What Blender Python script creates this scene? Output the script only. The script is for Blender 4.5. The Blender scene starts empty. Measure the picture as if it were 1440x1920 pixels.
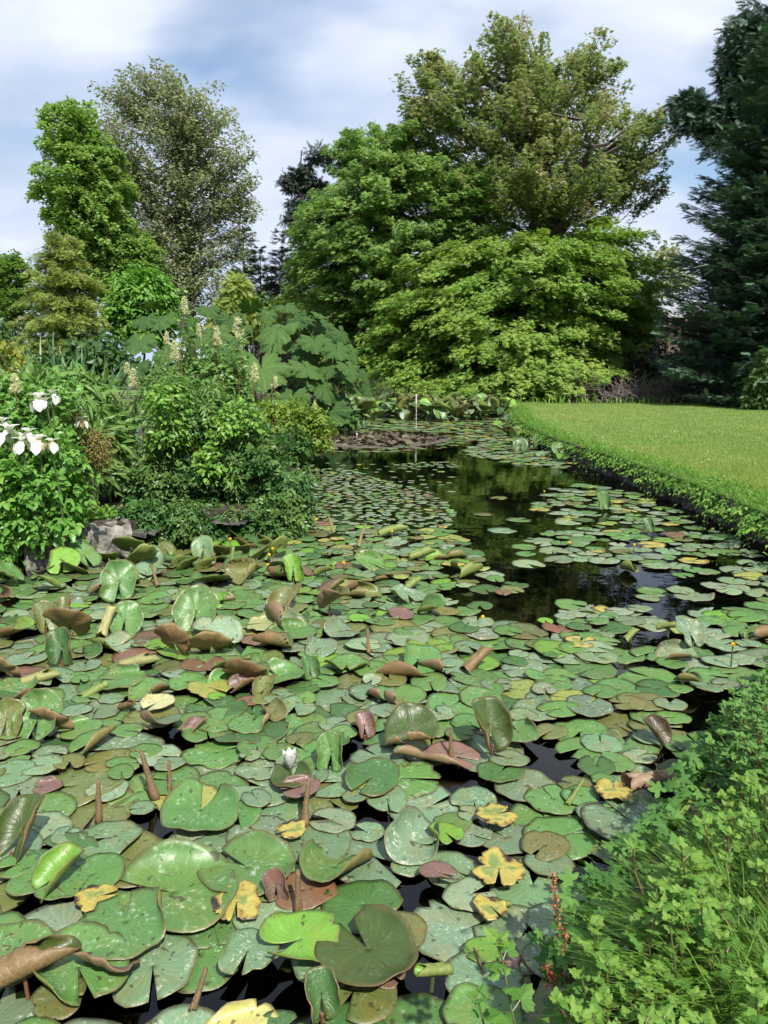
import bpy, math, random
import numpy as np
from mathutils import Vector, geometry
S = bpy.context.scene
C = S.collection
rnd = random.Random(7)
rng = np.random.default_rng(11)
R_ = math.radians

# ---------------------------------------------------------------- camera
F = 1443.0
PITCH = R_(10.6)
CAMZ = 1.9
cam = bpy.data.cameras.new('camera'); camo = bpy.data.objects.new('camera', cam); C.objects.link(camo)
cam.sensor_fit = 'VERTICAL'; cam.sensor_height = 36; cam.lens = 36*F/1920
cam.clip_start = 0.05; cam.clip_end = 3000
camo.location = (0, 0, CAMZ); camo.rotation_euler = (math.pi/2-PITCH, 0, 0)
S.camera = camo

# ---------------------------------------------------------------- sun, sky, exposure
SUN_EL, SUN_AZ = 50.0, 22.0          # azimuth: degrees to the right of straight behind the camera
sd = Vector((math.sin(R_(SUN_AZ))*math.cos(R_(SUN_EL)), -math.cos(R_(SUN_AZ))*math.cos(R_(SUN_EL)), math.sin(R_(SUN_EL))))
sun = bpy.data.lights.new('sun', 'SUN'); suno = bpy.data.objects.new('sun', sun); C.objects.link(suno)
sun.energy = 4.5; sun.angle = R_(1.2); sun.color = (1.0, .955, .87)
suno.rotation_euler = sd.to_track_quat('Z', 'Y').to_euler(); suno.location = (8, -8, 30)
W = bpy.data.worlds.new('World'); S.world = W; W.use_nodes = True
wn = W.node_tree; wn.nodes.clear()
def N(nt, t, **k):
    n = nt.nodes.new(t)
    for a, b in k.items(): setattr(n, a, b)
    return n
def ramp(nt, stops, interp='LINEAR'):
    n = nt.nodes.new('ShaderNodeValToRGB'); cr = n.color_ramp; cr.interpolation = interp
    while len(cr.elements) < len(stops): cr.elements.new(.5)
    for e, (p, c) in zip(cr.elements, stops):
        e.position = p; e.color = (*c, 1) if len(c) == 3 else c
    return n
def math_(nt, op, a, b=None):
    n = nt.nodes.new('ShaderNodeMath'); n.operation = op
    for i, v in enumerate((a, b)):
        if v is None: continue
        if isinstance(v, (int, float)): n.inputs[i].default_value = v
        else: nt.links.new(v, n.inputs[i])
    return n.outputs[0]
def mix(nt, f, a, b, blend='MIX'):
    n = nt.nodes.new('ShaderNodeMix'); n.data_type = 'RGBA'; n.blend_type = blend
    for k, v in ((0, f), (6, a), (7, b)):
        if isinstance(v, (int, float)): n.inputs[k].default_value = v
        elif isinstance(v, tuple): n.inputs[k].default_value = (*v, 1) if len(v) == 3 else v
        else: nt.links.new(v, n.inputs[k])
    return n.outputs[2]
def build_sky():
    nt = wn; L = nt.links.new
    sky = N(nt, 'ShaderNodeTexSky', sky_type='NISHITA', sun_disc=False)
    sky.sun_elevation = R_(SUN_EL); sky.sun_rotation = math.atan2(sd.x, sd.y)
    tc = N(nt, 'ShaderNodeTexCoord'); sp = N(nt, 'ShaderNodeSeparateXYZ'); L(tc.outputs['Generated'], sp.inputs[0])
    zz = math_(nt, 'ADD', math_(nt, 'MAXIMUM', sp.outputs[2], 0.0), .42)
    cb = N(nt, 'ShaderNodeCombineXYZ')
    L(math_(nt, 'DIVIDE', sp.outputs[0], zz), cb.inputs[0]); L(math_(nt, 'DIVIDE', sp.outputs[1], zz), cb.inputs[1])
    mp = N(nt, 'ShaderNodeMapping'); mp.inputs['Location'].default_value = (3.1, 1.7, .4); mp.inputs['Scale'].default_value = (1.0, 1.7, 1); L(cb.outputs[0], mp.inputs[0])
    def noise(sc, det, w):
        n = N(nt, 'ShaderNodeTexNoise', noise_dimensions='4D'); n.inputs['Scale'].default_value = sc
        n.inputs['Detail'].default_value = det; n.inputs['W'].default_value = w; n.inputs['Roughness'].default_value = .5; L(mp.outputs[0], n.inputs['Vector']); return n.outputs[0]
    a = ramp(nt, [(.33, (0, 0, 0)), (.46, (1, 1, 1))]); L(noise(1.6, 4, 4.3), a.inputs[0])
    b = ramp(nt, [(.36, (.33, .395, .515)), (.47, (.41, .47, .60)), (.56, (.47, .52, .61)), (.66, (.57, .60, .64))]); L(noise(2.3, 6, 8.9), b.inputs[0])
    cl = N(nt, 'ShaderNodeVectorMath', operation='SCALE'); L(b.outputs[0], cl.inputs[0]); cl.inputs['Scale'].default_value = 10.0
    m = mix(nt, a.outputs[0], sky.outputs[0], cl.outputs[0])
    bg = N(nt, 'ShaderNodeBackground'); bg.inputs[1].default_value = .1; L(m, bg.inputs[0])
    o = N(nt, 'ShaderNodeOutputWorld'); L(bg.outputs[0], o.inputs[0])
build_sky()
S.view_settings.view_transform = 'Standard'; S.view_settings.look = 'None'
S.view_settings.exposure = 0.76; S.view_settings.gamma = 1; S.view_settings.use_curve_mapping = False
S.render.engine = 'CYCLES'
cy = S.cycles
cy.max_bounces = 8; cy.diffuse_bounces = 6; cy.glossy_bounces = 3; cy.transmission_bounces = 4; cy.transparent_max_bounces = 6
cy.caustics_reflective = False; cy.caustics_refractive = False; cy.use_adaptive_sampling = True; cy.adaptive_threshold = .02
cy.use_denoising = True; cy.sample_clamp_indirect = 6

# ---------------------------------------------------------------- projecting helpers
RT = np.array([1., 0, 0]); FW = np.array([0, math.cos(PITCH), -math.sin(PITCH)]); UP = np.array([0, math.sin(PITCH), math.cos(PITCH)])
CAM = np.array([0, 0, CAMZ])
def ray(px, py): return RT*(px-720)/F + UP*(960-py)/F + FW
def at(px, py, z=0.0):
    d = ray(px, py); return CAM + d*((z-CAMZ)/d[2])
def dep(px, py, Y):
    d = ray(px, py); return CAM + d*(Y/d[1])
def mpp(P): return float(np.dot(np.asarray(P)-CAM, FW))/F      # metres per pixel of the 1440-wide photo at P
def proj(P):
    v = np.asarray(P)-CAM; d = v@FW
    return 720+F*(v@RT)/d, 960-F*(v@UP)/d
def poly_at(pts, z=0): return np.array([at(x, y, z)[:2] for x, y in pts])
def inpoly(P, poly):
    x, y = P[:, 0], P[:, 1]; c = np.zeros(len(P), bool); j = len(poly)-1
    for i in range(len(poly)):
        xi, yi = poly[i]; xj, yj = poly[j]
        t = ((yi > y) != (yj > y)) & (x < (xj-xi)*(y-yi)/(yj-yi+1e-12)+xi)
        c ^= t; j = i
    return c
def rand_in(poly, n):
    lo, hi = poly.min(0), poly.max(0); out = np.zeros((0, 2))
    while len(out) < n:
        P = lo+rng.random((max(n*3, 64), 2))*(hi-lo); out = np.vstack([out, P[inpoly(P, poly)]])
    return out[:n]
def unit(a):
    a = np.asarray(a, float); return a/np.maximum(np.linalg.norm(a, axis=-1, keepdims=True), 1e-9)

# ---------------------------------------------------------------- mesh collector
class MB:
    def __init__(s): s.V = []; s.Fc = []; s.n = 0; s.col = []; s.lp = []
    def add(s, V, faces, mat=0, var=None, col=None, lp=None):
        V = np.asarray(V, float).reshape(-1, 3)
        for f in (faces if isinstance(faces, list) else [faces]):
            f = np.asarray(f, np.int64)
            if f.ndim == 1: f = f[None]
            v = rng.random(len(f)) if var is None else (np.full(len(f), var) if np.isscalar(var) else np.asarray(var))
            s.Fc.append((f+s.n, np.full(len(f), mat), v, None if col is None else np.broadcast_to(np.asarray(col, float), (len(f), 4))))
        s.V.append(V); s.n += len(V)
        s.lp.append(np.zeros_like(V) if lp is None else np.asarray(lp, float))
    def build(s, name, mats, parent=None, smooth=False, origin=None):
        me = bpy.data.meshes.new(name); V = np.vstack(s.V)
        if origin is not None: V = V-np.asarray(origin)
        me.vertices.add(len(V)); me.vertices.foreach_set('co', V.astype(np.float32).ravel())
        lv = np.concatenate([f[0].ravel() for f in s.Fc]); tot = np.concatenate([np.full(len(f[0]), f[0].shape[1]) for f in s.Fc])
        me.loops.add(len(lv)); me.loops.foreach_set('vertex_index', lv.astype(np.int32))
        me.polygons.add(len(tot)); st = np.concatenate([[0], np.cumsum(tot)[:-1]])
        me.polygons.foreach_set('loop_start', st.astype(np.int32))
        me.polygons.foreach_set('material_index', np.concatenate([f[1] for f in s.Fc]).astype(np.int32))
        me.polygons.foreach_set('use_smooth', np.full(len(tot), smooth))
        me.update(calc_edges=True)
        me.attributes.new('var', 'FLOAT', 'FACE').data.foreach_set('value', np.concatenate([f[2] for f in s.Fc]).astype(np.float32))
        if any(f[3] is not None for f in s.Fc):
            cc = np.vstack([f[3] if f[3] is not None else np.zeros((len(f[0]), 4)) for f in s.Fc])
            me.attributes.new('tone', 'FLOAT_COLOR', 'FACE').data.foreach_set('color', cc.astype(np.float32).ravel())
            me.attributes.new('lp', 'FLOAT_VECTOR', 'POINT').data.foreach_set('vector', np.vstack(s.lp).astype(np.float32).ravel())
        for m in (mats if isinstance(mats, (list, tuple)) else [mats]): me.materials.append(m)
        o = bpy.data.objects.new(name, me); C.objects.link(o)
        if parent is not None: o.parent = parent
        if origin is not None and parent is None: o.location = origin
        return o
def tag(o, label=None, cat=None, group=None, kind=None):
    if label: o['label'] = label
    if cat: o['category'] = cat
    if group: o['group'] = group
    if kind: o['kind'] = kind
    return o
def thing(name, label, cat, loc, group=None):
    o = bpy.data.objects.new(name, None); C.objects.link(o); o.location = loc; o.empty_display_size = .1
    return tag(o, label, cat, group)
def tube(mb, pts, rad, k=6, mat=0, var=.5):
    pts = np.asarray(pts, float); n = len(pts); rad = np.broadcast_to(np.asarray(rad, float), (n,))
    t = unit(np.gradient(pts, axis=0)); ref = np.array([0, 0, 1.]) if abs(t[0][2]) < .9 else np.array([1., 0, 0])
    a = unit(np.cross(t, ref)); b = np.cross(t, a); th = np.arange(k)*2*math.pi/k
    V = pts[:, None]+rad[:, None, None]*(np.cos(th)[None, :, None]*a[:, None]+np.sin(th)[None, :, None]*b[:, None])
    i = np.arange(n-1)[:, None]*k; j = np.arange(k)[None]; j2 = (j+1) % k
    f = np.stack([i+j, i+j2, i+k+j2, i+k+j], -1).reshape(-1, 4)
    mb.add(V, [f, np.arange(k)[None, ::-1], (np.arange(k)+(n-1)*k)[None]], mat, var)
def curve(a, b, sag=0., n=6, wig=0.):
    a, b = np.asarray(a, float), np.asarray(b, float); t = np.linspace(0, 1, n)[:, None]
    p = a+(b-a)*t; p[:, 2] += sag*np.sin(math.pi*t[:, 0])*np.linalg.norm(b-a)
    if wig: p[1:-1] += rng.normal(0, wig, (n-2, 3))*np.linalg.norm(b-a)
    return p
def stamp(mb, T, pos, xd, nd, sc, mat=0, var=None):
    TV, TF = T; pos = np.asarray(pos, float); n = len(pos)
    Nn = unit(nd); X = np.asarray(xd, float); X = unit(X-(X*Nn).sum(-1, keepdims=True)*Nn); Y = np.cross(Nn, X)
    sc = np.broadcast_to(np.asarray(sc, float), (n,))
    V = pos[:, None]+sc[:, None, None]*(TV[None, :, 0:1]*X[:, None]+TV[None, :, 1:2]*Y[:, None]+TV[None, :, 2:3]*Nn[:, None])
    v = rng.random(n) if var is None else np.broadcast_to(np.asarray(var, float), (n,))
    off = (np.arange(n)*len(TV))[:, None, None]
    fs = []; vs = []
    for f in TF:
        f = np.asarray(f); 
        mb_f = (f[None]+off).reshape(-1, f.shape[1]); fs.append(mb_f); vs.append(np.repeat(v, len(f)))
    base = mb.n; mb.V.append(V.reshape(-1, 3)); mb.lp.append(np.zeros((n*len(TV), 3))); mb.n += n*len(TV)
    for f, vv in zip(fs, vs): mb.Fc.append((f+base, np.full(len(f), mat), vv, None))
def fan_leaf(outline, fold=.12, droop=.15):
    """leaf outline (x along, y across) as right half points from base to tip; folded along the midrib"""
    o = np.asarray(outline, float); n = len(o)
    V = []; 
    mid = [(x, 0, -droop*x*x) for x, y in o]
    rt = [(x, y, fold*y*1.0-droop*x*x) for x, y in o]; lf = [(x, -y, fold*y-droop*x*x) for x, y in o]
    V = np.array(mid+rt+lf); q = []
    for i in range(n-1):
        q.append((i, i+1, n+i+1, n+i)); q.append((i+1, i, 2*n+i, 2*n+i+1))
    return V, [np.array(q)]
T_DIA = (np.array([(0, 0, 0), (.45, .33, .1), (1, 0, -.08), (.45, -.33, .1)]), [np.array([(0, 2, 1), (0, 3, 2)])])
T_OV = fan_leaf([(0, .01), (.22, .24), (.5, .31), (.78, .2), (1, .0)], .5, .2)
T_LAN = fan_leaf([(0, .01), (.3, .11), (.65, .1), (1, 0)], .4, .3)
def pinnate(pairs, leaf, l=.42):
    V = []; Fs = []; n = 0
    def put(p, ang, s):
        nonlocal n
        c, si = math.cos(ang), math.sin(ang); TV = leaf[0]*s
        V.append(np.stack([p+TV[:, 0]*c-TV[:, 1]*si, TV[:, 0]*si+TV[:, 1]*c, TV[:, 2]-.12*p*p], -1)); Fs.append(leaf[1][0]+n); n += len(TV)
    for i in range(pairs):
        p = .2+.6*i/max(pairs-.5, 1)
        for sgn in (1, -1): put(p, sgn*R_(62), l*(.8+.3*i/pairs))
    put(.68, 0, l*1.15)
    return np.vstack(V), [np.vstack(Fs)]
T_PIN = pinnate(2, (T_OV[0], T_OV[1]))
def lobed(nl, depth, teeth, pleat):
    """palmate toothed leaf, base at origin, tip at x=1"""
    m = nl*8+1; th = np.linspace(-2.35, 2.35, m); k = np.linspace(0, nl, m)
    r = 1-.0*th; fr = np.abs((k % 1)-.5)*2      # 0 at lobe centre, 1 at sinus
    r = (1-depth*fr**1.3)*(1-.33*np.abs(th/2.35)**1.6)
    r *= 1+teeth*np.where(np.arange(m) % 2 == 0, 1, -1)
    z = -pleat*fr*r*.5-.18*r*r+.05
    V = [(0, 0, 0)]; 
    for rr in (.5, 1):
        for i in range(m): V.append((.28+rr*r[i]*.72*math.cos(th[i]), rr*r[i]*.72*math.sin(th[i]), z[i]*rr))
    V = np.array(V); V[0] = (.28, 0, .02); f3 = [(0, 1+i, 2+i) for i in range(m-1)]; f4 = [(1+i, 1+m+i, 2+m+i, 2+i) for i in range(m-1)]
    return V, [np.array(f3), np.array(f4)]
T_LOB = lobed(3, .40, .07, .5)
T_LOB5 = lobed(5, .5, .03, .3)
def star():
    m = 11; th = np.linspace(-2.6, 2.6, m); r = np.where(np.arange(m) % 2 == 0, .42, 1.)*(1-.2*np.abs(th/2.6))
    V = np.array([(.2, 0, .05)]+[(.2+.8*r[i]*math.cos(th[i]), .8*r[i]*math.sin(th[i]), -.1*r[i]) for i in range(m)])
    return V, [np.array([(0, 1+i, 2+i) for i in range(m-1)])]
T_STAR = star()
def feather(n=6):
    V = []; f = []
    for i in range(n):
        x = i/n*.9; w = .36*(1-.5*i/n)
        for s in (1, -1):
            b = len(V); V += [(x, 0, 0), (x+.14, 0, .0), (x+.2, s*w, .05)]; f.append((b, b+1, b+2) if s > 0 else (b+1, b, b+2))
    b = len(V); V += [(.85, -.05, 0), (1.1, 0, .03), (.85, .05, 0)]; f.append((b, b+1, b+2))
    return np.array(V), [np.array(f)]
T_FEA = feather()
def blades(mb, base, h, az, lean, w, seg=4, mat=0, var=None, tipdroop=0.):
    base = np.asarray(base, float); n = len(base); h, az, lean, w = [np.broadcast_to(np.asarray(a, float), (n,)) for a in (h, az, lean, w)]
    t = np.linspace(0, 1, seg+1); H = np.stack([np.cos(az), np.sin(az), 0*az], -1); Sd = np.stack([-np.sin(az), np.cos(az), 0*az], -1)
    tw = rng.normal(0, .5, n)[:, None]; Sd = Sd*np.cos(tw)+H*np.sin(tw)
    out = lean[:, None]*t[None]**2; upc = t[None]*(1-.35*np.minimum(lean, 1.5)[:, None]*t[None]**2)-tipdroop*t[None]**4
    P = base[:, None]+h[:, None, None]*(out[..., None]*H[:, None]+upc[..., None]*np.array([0, 0, 1.]))
    ww = w[:, None]*np.where(t < .999, (1-t**2.2)*(.65+.35*np.minimum(1, t*3)), 0)[None]*.5
    A = P[:, :-1]+Sd[:, None]*ww[:, :-1, None]; B = P[:, :-1]-Sd[:, None]*ww[:, :-1, None]
    V = np.concatenate([A, B, P[:, -1:]], 1); per = 2*seg+1
    q = [(i, i+1, seg+i+1, seg+i) for i in range(seg-1)]; off = (np.arange(n)*per)[:, None, None]
    v = rng.random(n) if var is None else np.broadcast_to(var, (n,))
    b0 = mb.n; mb.V.append(V.reshape(-1, 3)); mb.lp.append(np.zeros((n*per, 3))); mb.n += n*per
    if q: mb.Fc.append(((np.array(q)[None]+off).reshape(-1, 4)+b0, np.full(n*len(q), mat), np.repeat(v, len(q)), None))
    tr = np.array([(seg-1, 2*seg, 2*seg-1)]); mb.Fc.append(((tr[None]+off).reshape(-1, 3)+b0, np.full(n, mat), v, None))

# ---------------------------------------------------------------- materials
def newmat(name):
    m = bpy.data.materials.new(name); m.use_nodes = True; nt = m.node_tree; nt.nodes.clear()
    o = N(nt, 'ShaderNodeOutputMaterial'); return m, nt, o
def noise_tex(nt, scale, detail=4, rough=.55, vec=None):
    n = N(nt, 'ShaderNodeTexNoise'); n.inputs['Scale'].default_value = scale; n.inputs['Detail'].default_value = detail; n.inputs['Roughness'].default_value = rough
    if vec is not None: nt.links.new(vec, n.inputs['Vector'])
    return n.outputs[0]
def leafmat(name, cols, transl=.3, rough=.45, patch=None, spec=.4):
    m, nt, o = newmat(name); L = nt.links.new
    at_ = N(nt, 'ShaderNodeAttribute', attribute_name='var')
    r = ramp(nt, [(i/(len(cols)-1), c) for i, c in enumerate(cols)]); L(at_.outputs['Fac'], r.inputs[0]); col = r.outputs[0]
    if patch:
        g = N(nt, 'ShaderNodeNewGeometry'); f = ramp(nt, [(.42, (0, 0, 0)), (.6, (1, 1, 1))]); mp = N(nt, 'ShaderNodeMapping'); mp.inputs['Scale'].default_value = patch[3] if len(patch) > 3 else (1, 1, 1); L(g.outputs['Position'], mp.inputs[0]); L(noise_tex(nt, patch[1], 3, .5, mp.outputs[0]), f.inputs[0])
        col = mix(nt, math_(nt, 'MULTIPLY', f.outputs[0], patch[2]), col, patch[0])
    p = N(nt, 'ShaderNodeBsdfPrincipled'); L(col, p.inputs['Base Color']); p.inputs['Roughness'].default_value = rough; p.inputs['Specular IOR Level'].default_value = spec
    if transl > 0:
        t = N(nt, 'ShaderNodeBsdfTranslucent'); L(mix(nt, 1., col, (1.35, 1.42, .95), 'MULTIPLY'), t.inputs[0])
        x = N(nt, 'ShaderNodeMixShader'); x.inputs[0].default_value = transl; L(p.outputs[0], x.inputs[1]); L(t.outputs[0], x.inputs[2]); L(x.outputs[0], o.inputs[0])
    else: L(p.outputs[0], o.inputs[0])
    return m
def roughmat(name, c1, c2, scale=8, rough=.9, bump=.4, detail=6, c3=None):
    m, nt, o = newmat(name); L = nt.links.new
    g = N(nt, 'ShaderNodeNewGeometry'); f = noise_tex(nt, scale, detail, .6, g.outputs['Position'])
    r = ramp(nt, [(.35, c1), (.62, c2)] + ([(.75, c3)] if c3 else [])); L(f, r.inputs[0])
    p = N(nt, 'ShaderNodeBsdfPrincipled'); L(r.outputs[0], p.inputs['Base Color']); p.inputs['Roughness'].default_value = rough
    b = N(nt, 'ShaderNodeBump'); b.inputs['Strength'].default_value = bump; b.inputs['Distance'].default_value = .05; L(f, b.inputs['Height']); L(b.outputs[0], p.inputs['Normal'])
    L(p.outputs[0], o.inputs[0]); return m
M = {}
M['bark'] = roughmat('bark', (.035, .028, .02), (.12, .10, .08), 6)
M['bark_pale'] = roughmat('bark_pale', (.10, .085, .065), (.26, .23, .18), 6)
M['soil'] = roughmat('soil', (.018, .013, .009), (.06, .045, .03), 9, bump=1)
M['mud'] = roughmat('mud', (.008, .009, .006), (.02, .02, .012), 4)
M['stone_dark'] = roughmat('stone_dark', (.02, .019, .015), (.11, .10, .085), 7, bump=.8, c3=(.05, .07, .025))  # shade on the lawn wall's face is put into this dark stone colour
M['stone_pale'] = roughmat('stone_pale', (.06, .057, .048), (.27, .255, .22), 9, bump=.7)
M['lawn_soil'] = roughmat('lawn_soil', (.08, .14, .018), (.13, .19, .03), 1.2, bump=.3)
M['stem'] = leafmat('stem', [(.06, .09, .03), (.10, .13, .04)], 0)
M['stem_red'] = leafmat('stem_red', [(.14, .05, .03), (.2, .09, .05)], 0)
M['stem_mix'] = leafmat('stem_mix', [(.06, .10, .03), (.10, .10, .04), (.14, .07, .035)], 0)
M['twig'] = leafmat('twig', [(.08, .065, .055), (.2, .17, .15)], 0, .9)
M['gum'] = leafmat('gum', [(.115, .205, .04), (.175, .30, .055), (.255, .385, .068)], .45, patch=((.27, .34, .07), .35, .4))
M['gum_top'] = leafmat('gum_top', [(.14, .22, .075), (.205, .28, .10), (.28, .29, .13), (.35, .27, .17)], .42, patch=((.13, .22, .06), .4, .45))
M['dome'] = leafmat('dome', [(.11, .20, .052), (.165, .28, .068), (.23, .345, .083)], .45)
M['tulip'] = leafmat('tulip', [(.14, .25, .06), (.20, .32, .08), (.28, .40, .11)], .42)
M['poplar'] = leafmat('poplar', [(.17, .22, .11), (.23, .275, .145), (.30, .31, .19)], .35)
M['cypress'] = leafmat('cypress', [(.15, .22, .04), (.22, .29, .06), (.31, .36, .08)], .35)
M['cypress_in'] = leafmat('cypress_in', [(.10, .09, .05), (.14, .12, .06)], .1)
M['spruce'] = leafmat('spruce', [(.022, .052, .034), (.052, .105, .07), (.13, .21, .135)], .08, .5)
M['pine'] = leafmat('pine', [(.02, .035, .025), (.045, .07, .045)], .05, .55)
M['hedge'] = leafmat('hedge', [(.03, .075, .018), (.055, .12, .03), (.09, .16, .04)], .25)
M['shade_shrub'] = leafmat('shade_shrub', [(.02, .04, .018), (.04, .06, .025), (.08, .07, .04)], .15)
M['yellow_shrub'] = leafmat('yellow_shrub', [(.16, .2, .03), (.26, .26, .04)], .3)
M['bright'] = leafmat('bright', [(.10, .24, .03), (.15, .31, .05), (.2, .36, .07)], .35)
M['rose'] = leafmat('rose', [(.024, .078, .018), (.042, .12, .026), (.10, .2, .04)], .28, .42, patch=((.13, .2, .04), 2.2, .45))
M['ash'] = leafmat('ash', [(.09, .22, .03), (.13, .29, .05), (.2, .35, .07)], .33, .4)
M['lance'] = leafmat('lance', [(.09, .19, .045), (.14, .255, .06), (.21, .31, .09)], .36, .4)
M['sword'] = leafmat('sword', [(.05, .12, .055), (.08, .17, .075), (.11, .2, .08)], .2, .4)
M['strap'] = leafmat('strap', [(.09, .16, .03), (.16, .22, .04)], .25, .4)
M['dock'] = leafmat('dock', [(.12, .13, .03), (.2, .17, .05), (.17, .09, .03)], .2, .6)
M['fern'] = leafmat('fern', [(.14, .23, .03), (.21, .3, .045)], .35)
M['cream'] = leafmat('cream', [(.42, .40, .2), (.62, .6, .38), (.7, .7, .5)], .3, .7)
M['white'] = leafmat('white', [(.55, .56, .54), (.68, .68, .66)], .25, .6)
M['tan_petal'] = leafmat('tan_petal', [(.5, .38, .2), (.62, .5, .3)], .25, .6)
M['yellow'] = leafmat('yellow', [(.75, .50, .01), (.85, .62, .02)], .1, .35)
M['rust'] = leafmat('rust', [(.30, .09, .035), (.42, .16, .07)], .1, .7)
M['ninebark'] = leafmat('ninebark', [(.04, .12, .02), (.07, .175, .028), (.115, .24, .04), (.18, .30, .05)], .36, .55, spec=.3)
M['ninebark_dark'] = leafmat('ninebark_dark', [(.05, .14, .03), (.08, .19, .04), (.12, .25, .05)], .32, .55, spec=.3)
M['grass'] = leafmat('grass', [(.07, .17, .02), (.115, .235, .03), (.18, .29, .05)], .35, .4)
M['lawn'] = leafmat('lawn', [(.085, .185, .022), (.125, .235, .03), (.175, .27, .045)], .3, .55, patch=((.25, .27, .05), .55, .55, (.22, 1, 1)), spec=.25)
M['reed'] = leafmat('reed', [(.05, .09, .03), (.10, .14, .05)], .2)
M['bankweed'] = leafmat('bankweed', [(.075, .19, .025), (.14, .28, .04), (.22, .36, .06)], .3)
M['deadleaf'] = leafmat('deadleaf', [(.05, .035, .024), (.085, .06, .042), (.13, .10, .075), (.09, .10, .035)], .1, .6)
M['matbrown'] = roughmat('matbrown', (.045, .04, .028), (.10, .085, .06), 5, .7)
M['roof'] = roughmat('roof', (.22, .23, .25), (.32, .33, .35), 2, .5, .1)
M['boards'] = roughmat('boards', (.07, .05, .04), (.14, .10, .085), 3, .9, .3)
M['post'] = roughmat('post', (.28, .27, .23), (.45, .43, .38), 9, .8, .2)
M['timber'] = roughmat('timber', (.12, .09, .06), (.2, .16, .1), 9, .9, .3)
def gunnera_mat():
    m, nt, o = newmat('gunnera'); L = nt.links.new
    at_ = N(nt, 'ShaderNodeAttribute', attribute_name='var'); oi = N(nt, 'ShaderNodeObjectInfo')
    r = ramp(nt, [(0, (.028, .075, .016)), (.4, (.046, .108, .022)), (1, (.14, .235, .06))]); L(at_.outputs['Fac'], r.inputs[0])
    c = mix(nt, math_(nt, 'MULTIPLY', oi.outputs['Random'], .5), r.outputs[0], (.10, .18, .035))
    p = N(nt, 'ShaderNodeBsdfPrincipled'); g = N(nt, 'ShaderNodeTexCoord'); bp = N(nt, 'ShaderNodeBump'); bp.inputs['Strength'].default_value = .9; bp.inputs['Distance'].default_value = .06; L(noise_tex(nt, 9, 3, .6, g.outputs['Object']), bp.inputs['Height']); L(bp.outputs[0], p.inputs['Normal'])
    L(c, p.inputs['Base Color']); p.inputs['Roughness'].default_value = .62; p.inputs['Specular IOR Level'].default_value = .3
    t = N(nt, 'ShaderNodeBsdfTranslucent'); L(mix(nt, 1., c, (1.3, 1.5, .6), 'MULTIPLY'), t.inputs[0])
    x = N(nt, 'ShaderNodeMixShader'); x.inputs[0].default_value = .2; L(p.outputs[0], x.inputs[1]); L(t.outputs[0], x.inputs[2]); L(x.outputs[0], o.inputs[0]); return m
M['gunnera'] = gunnera_mat()
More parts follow.
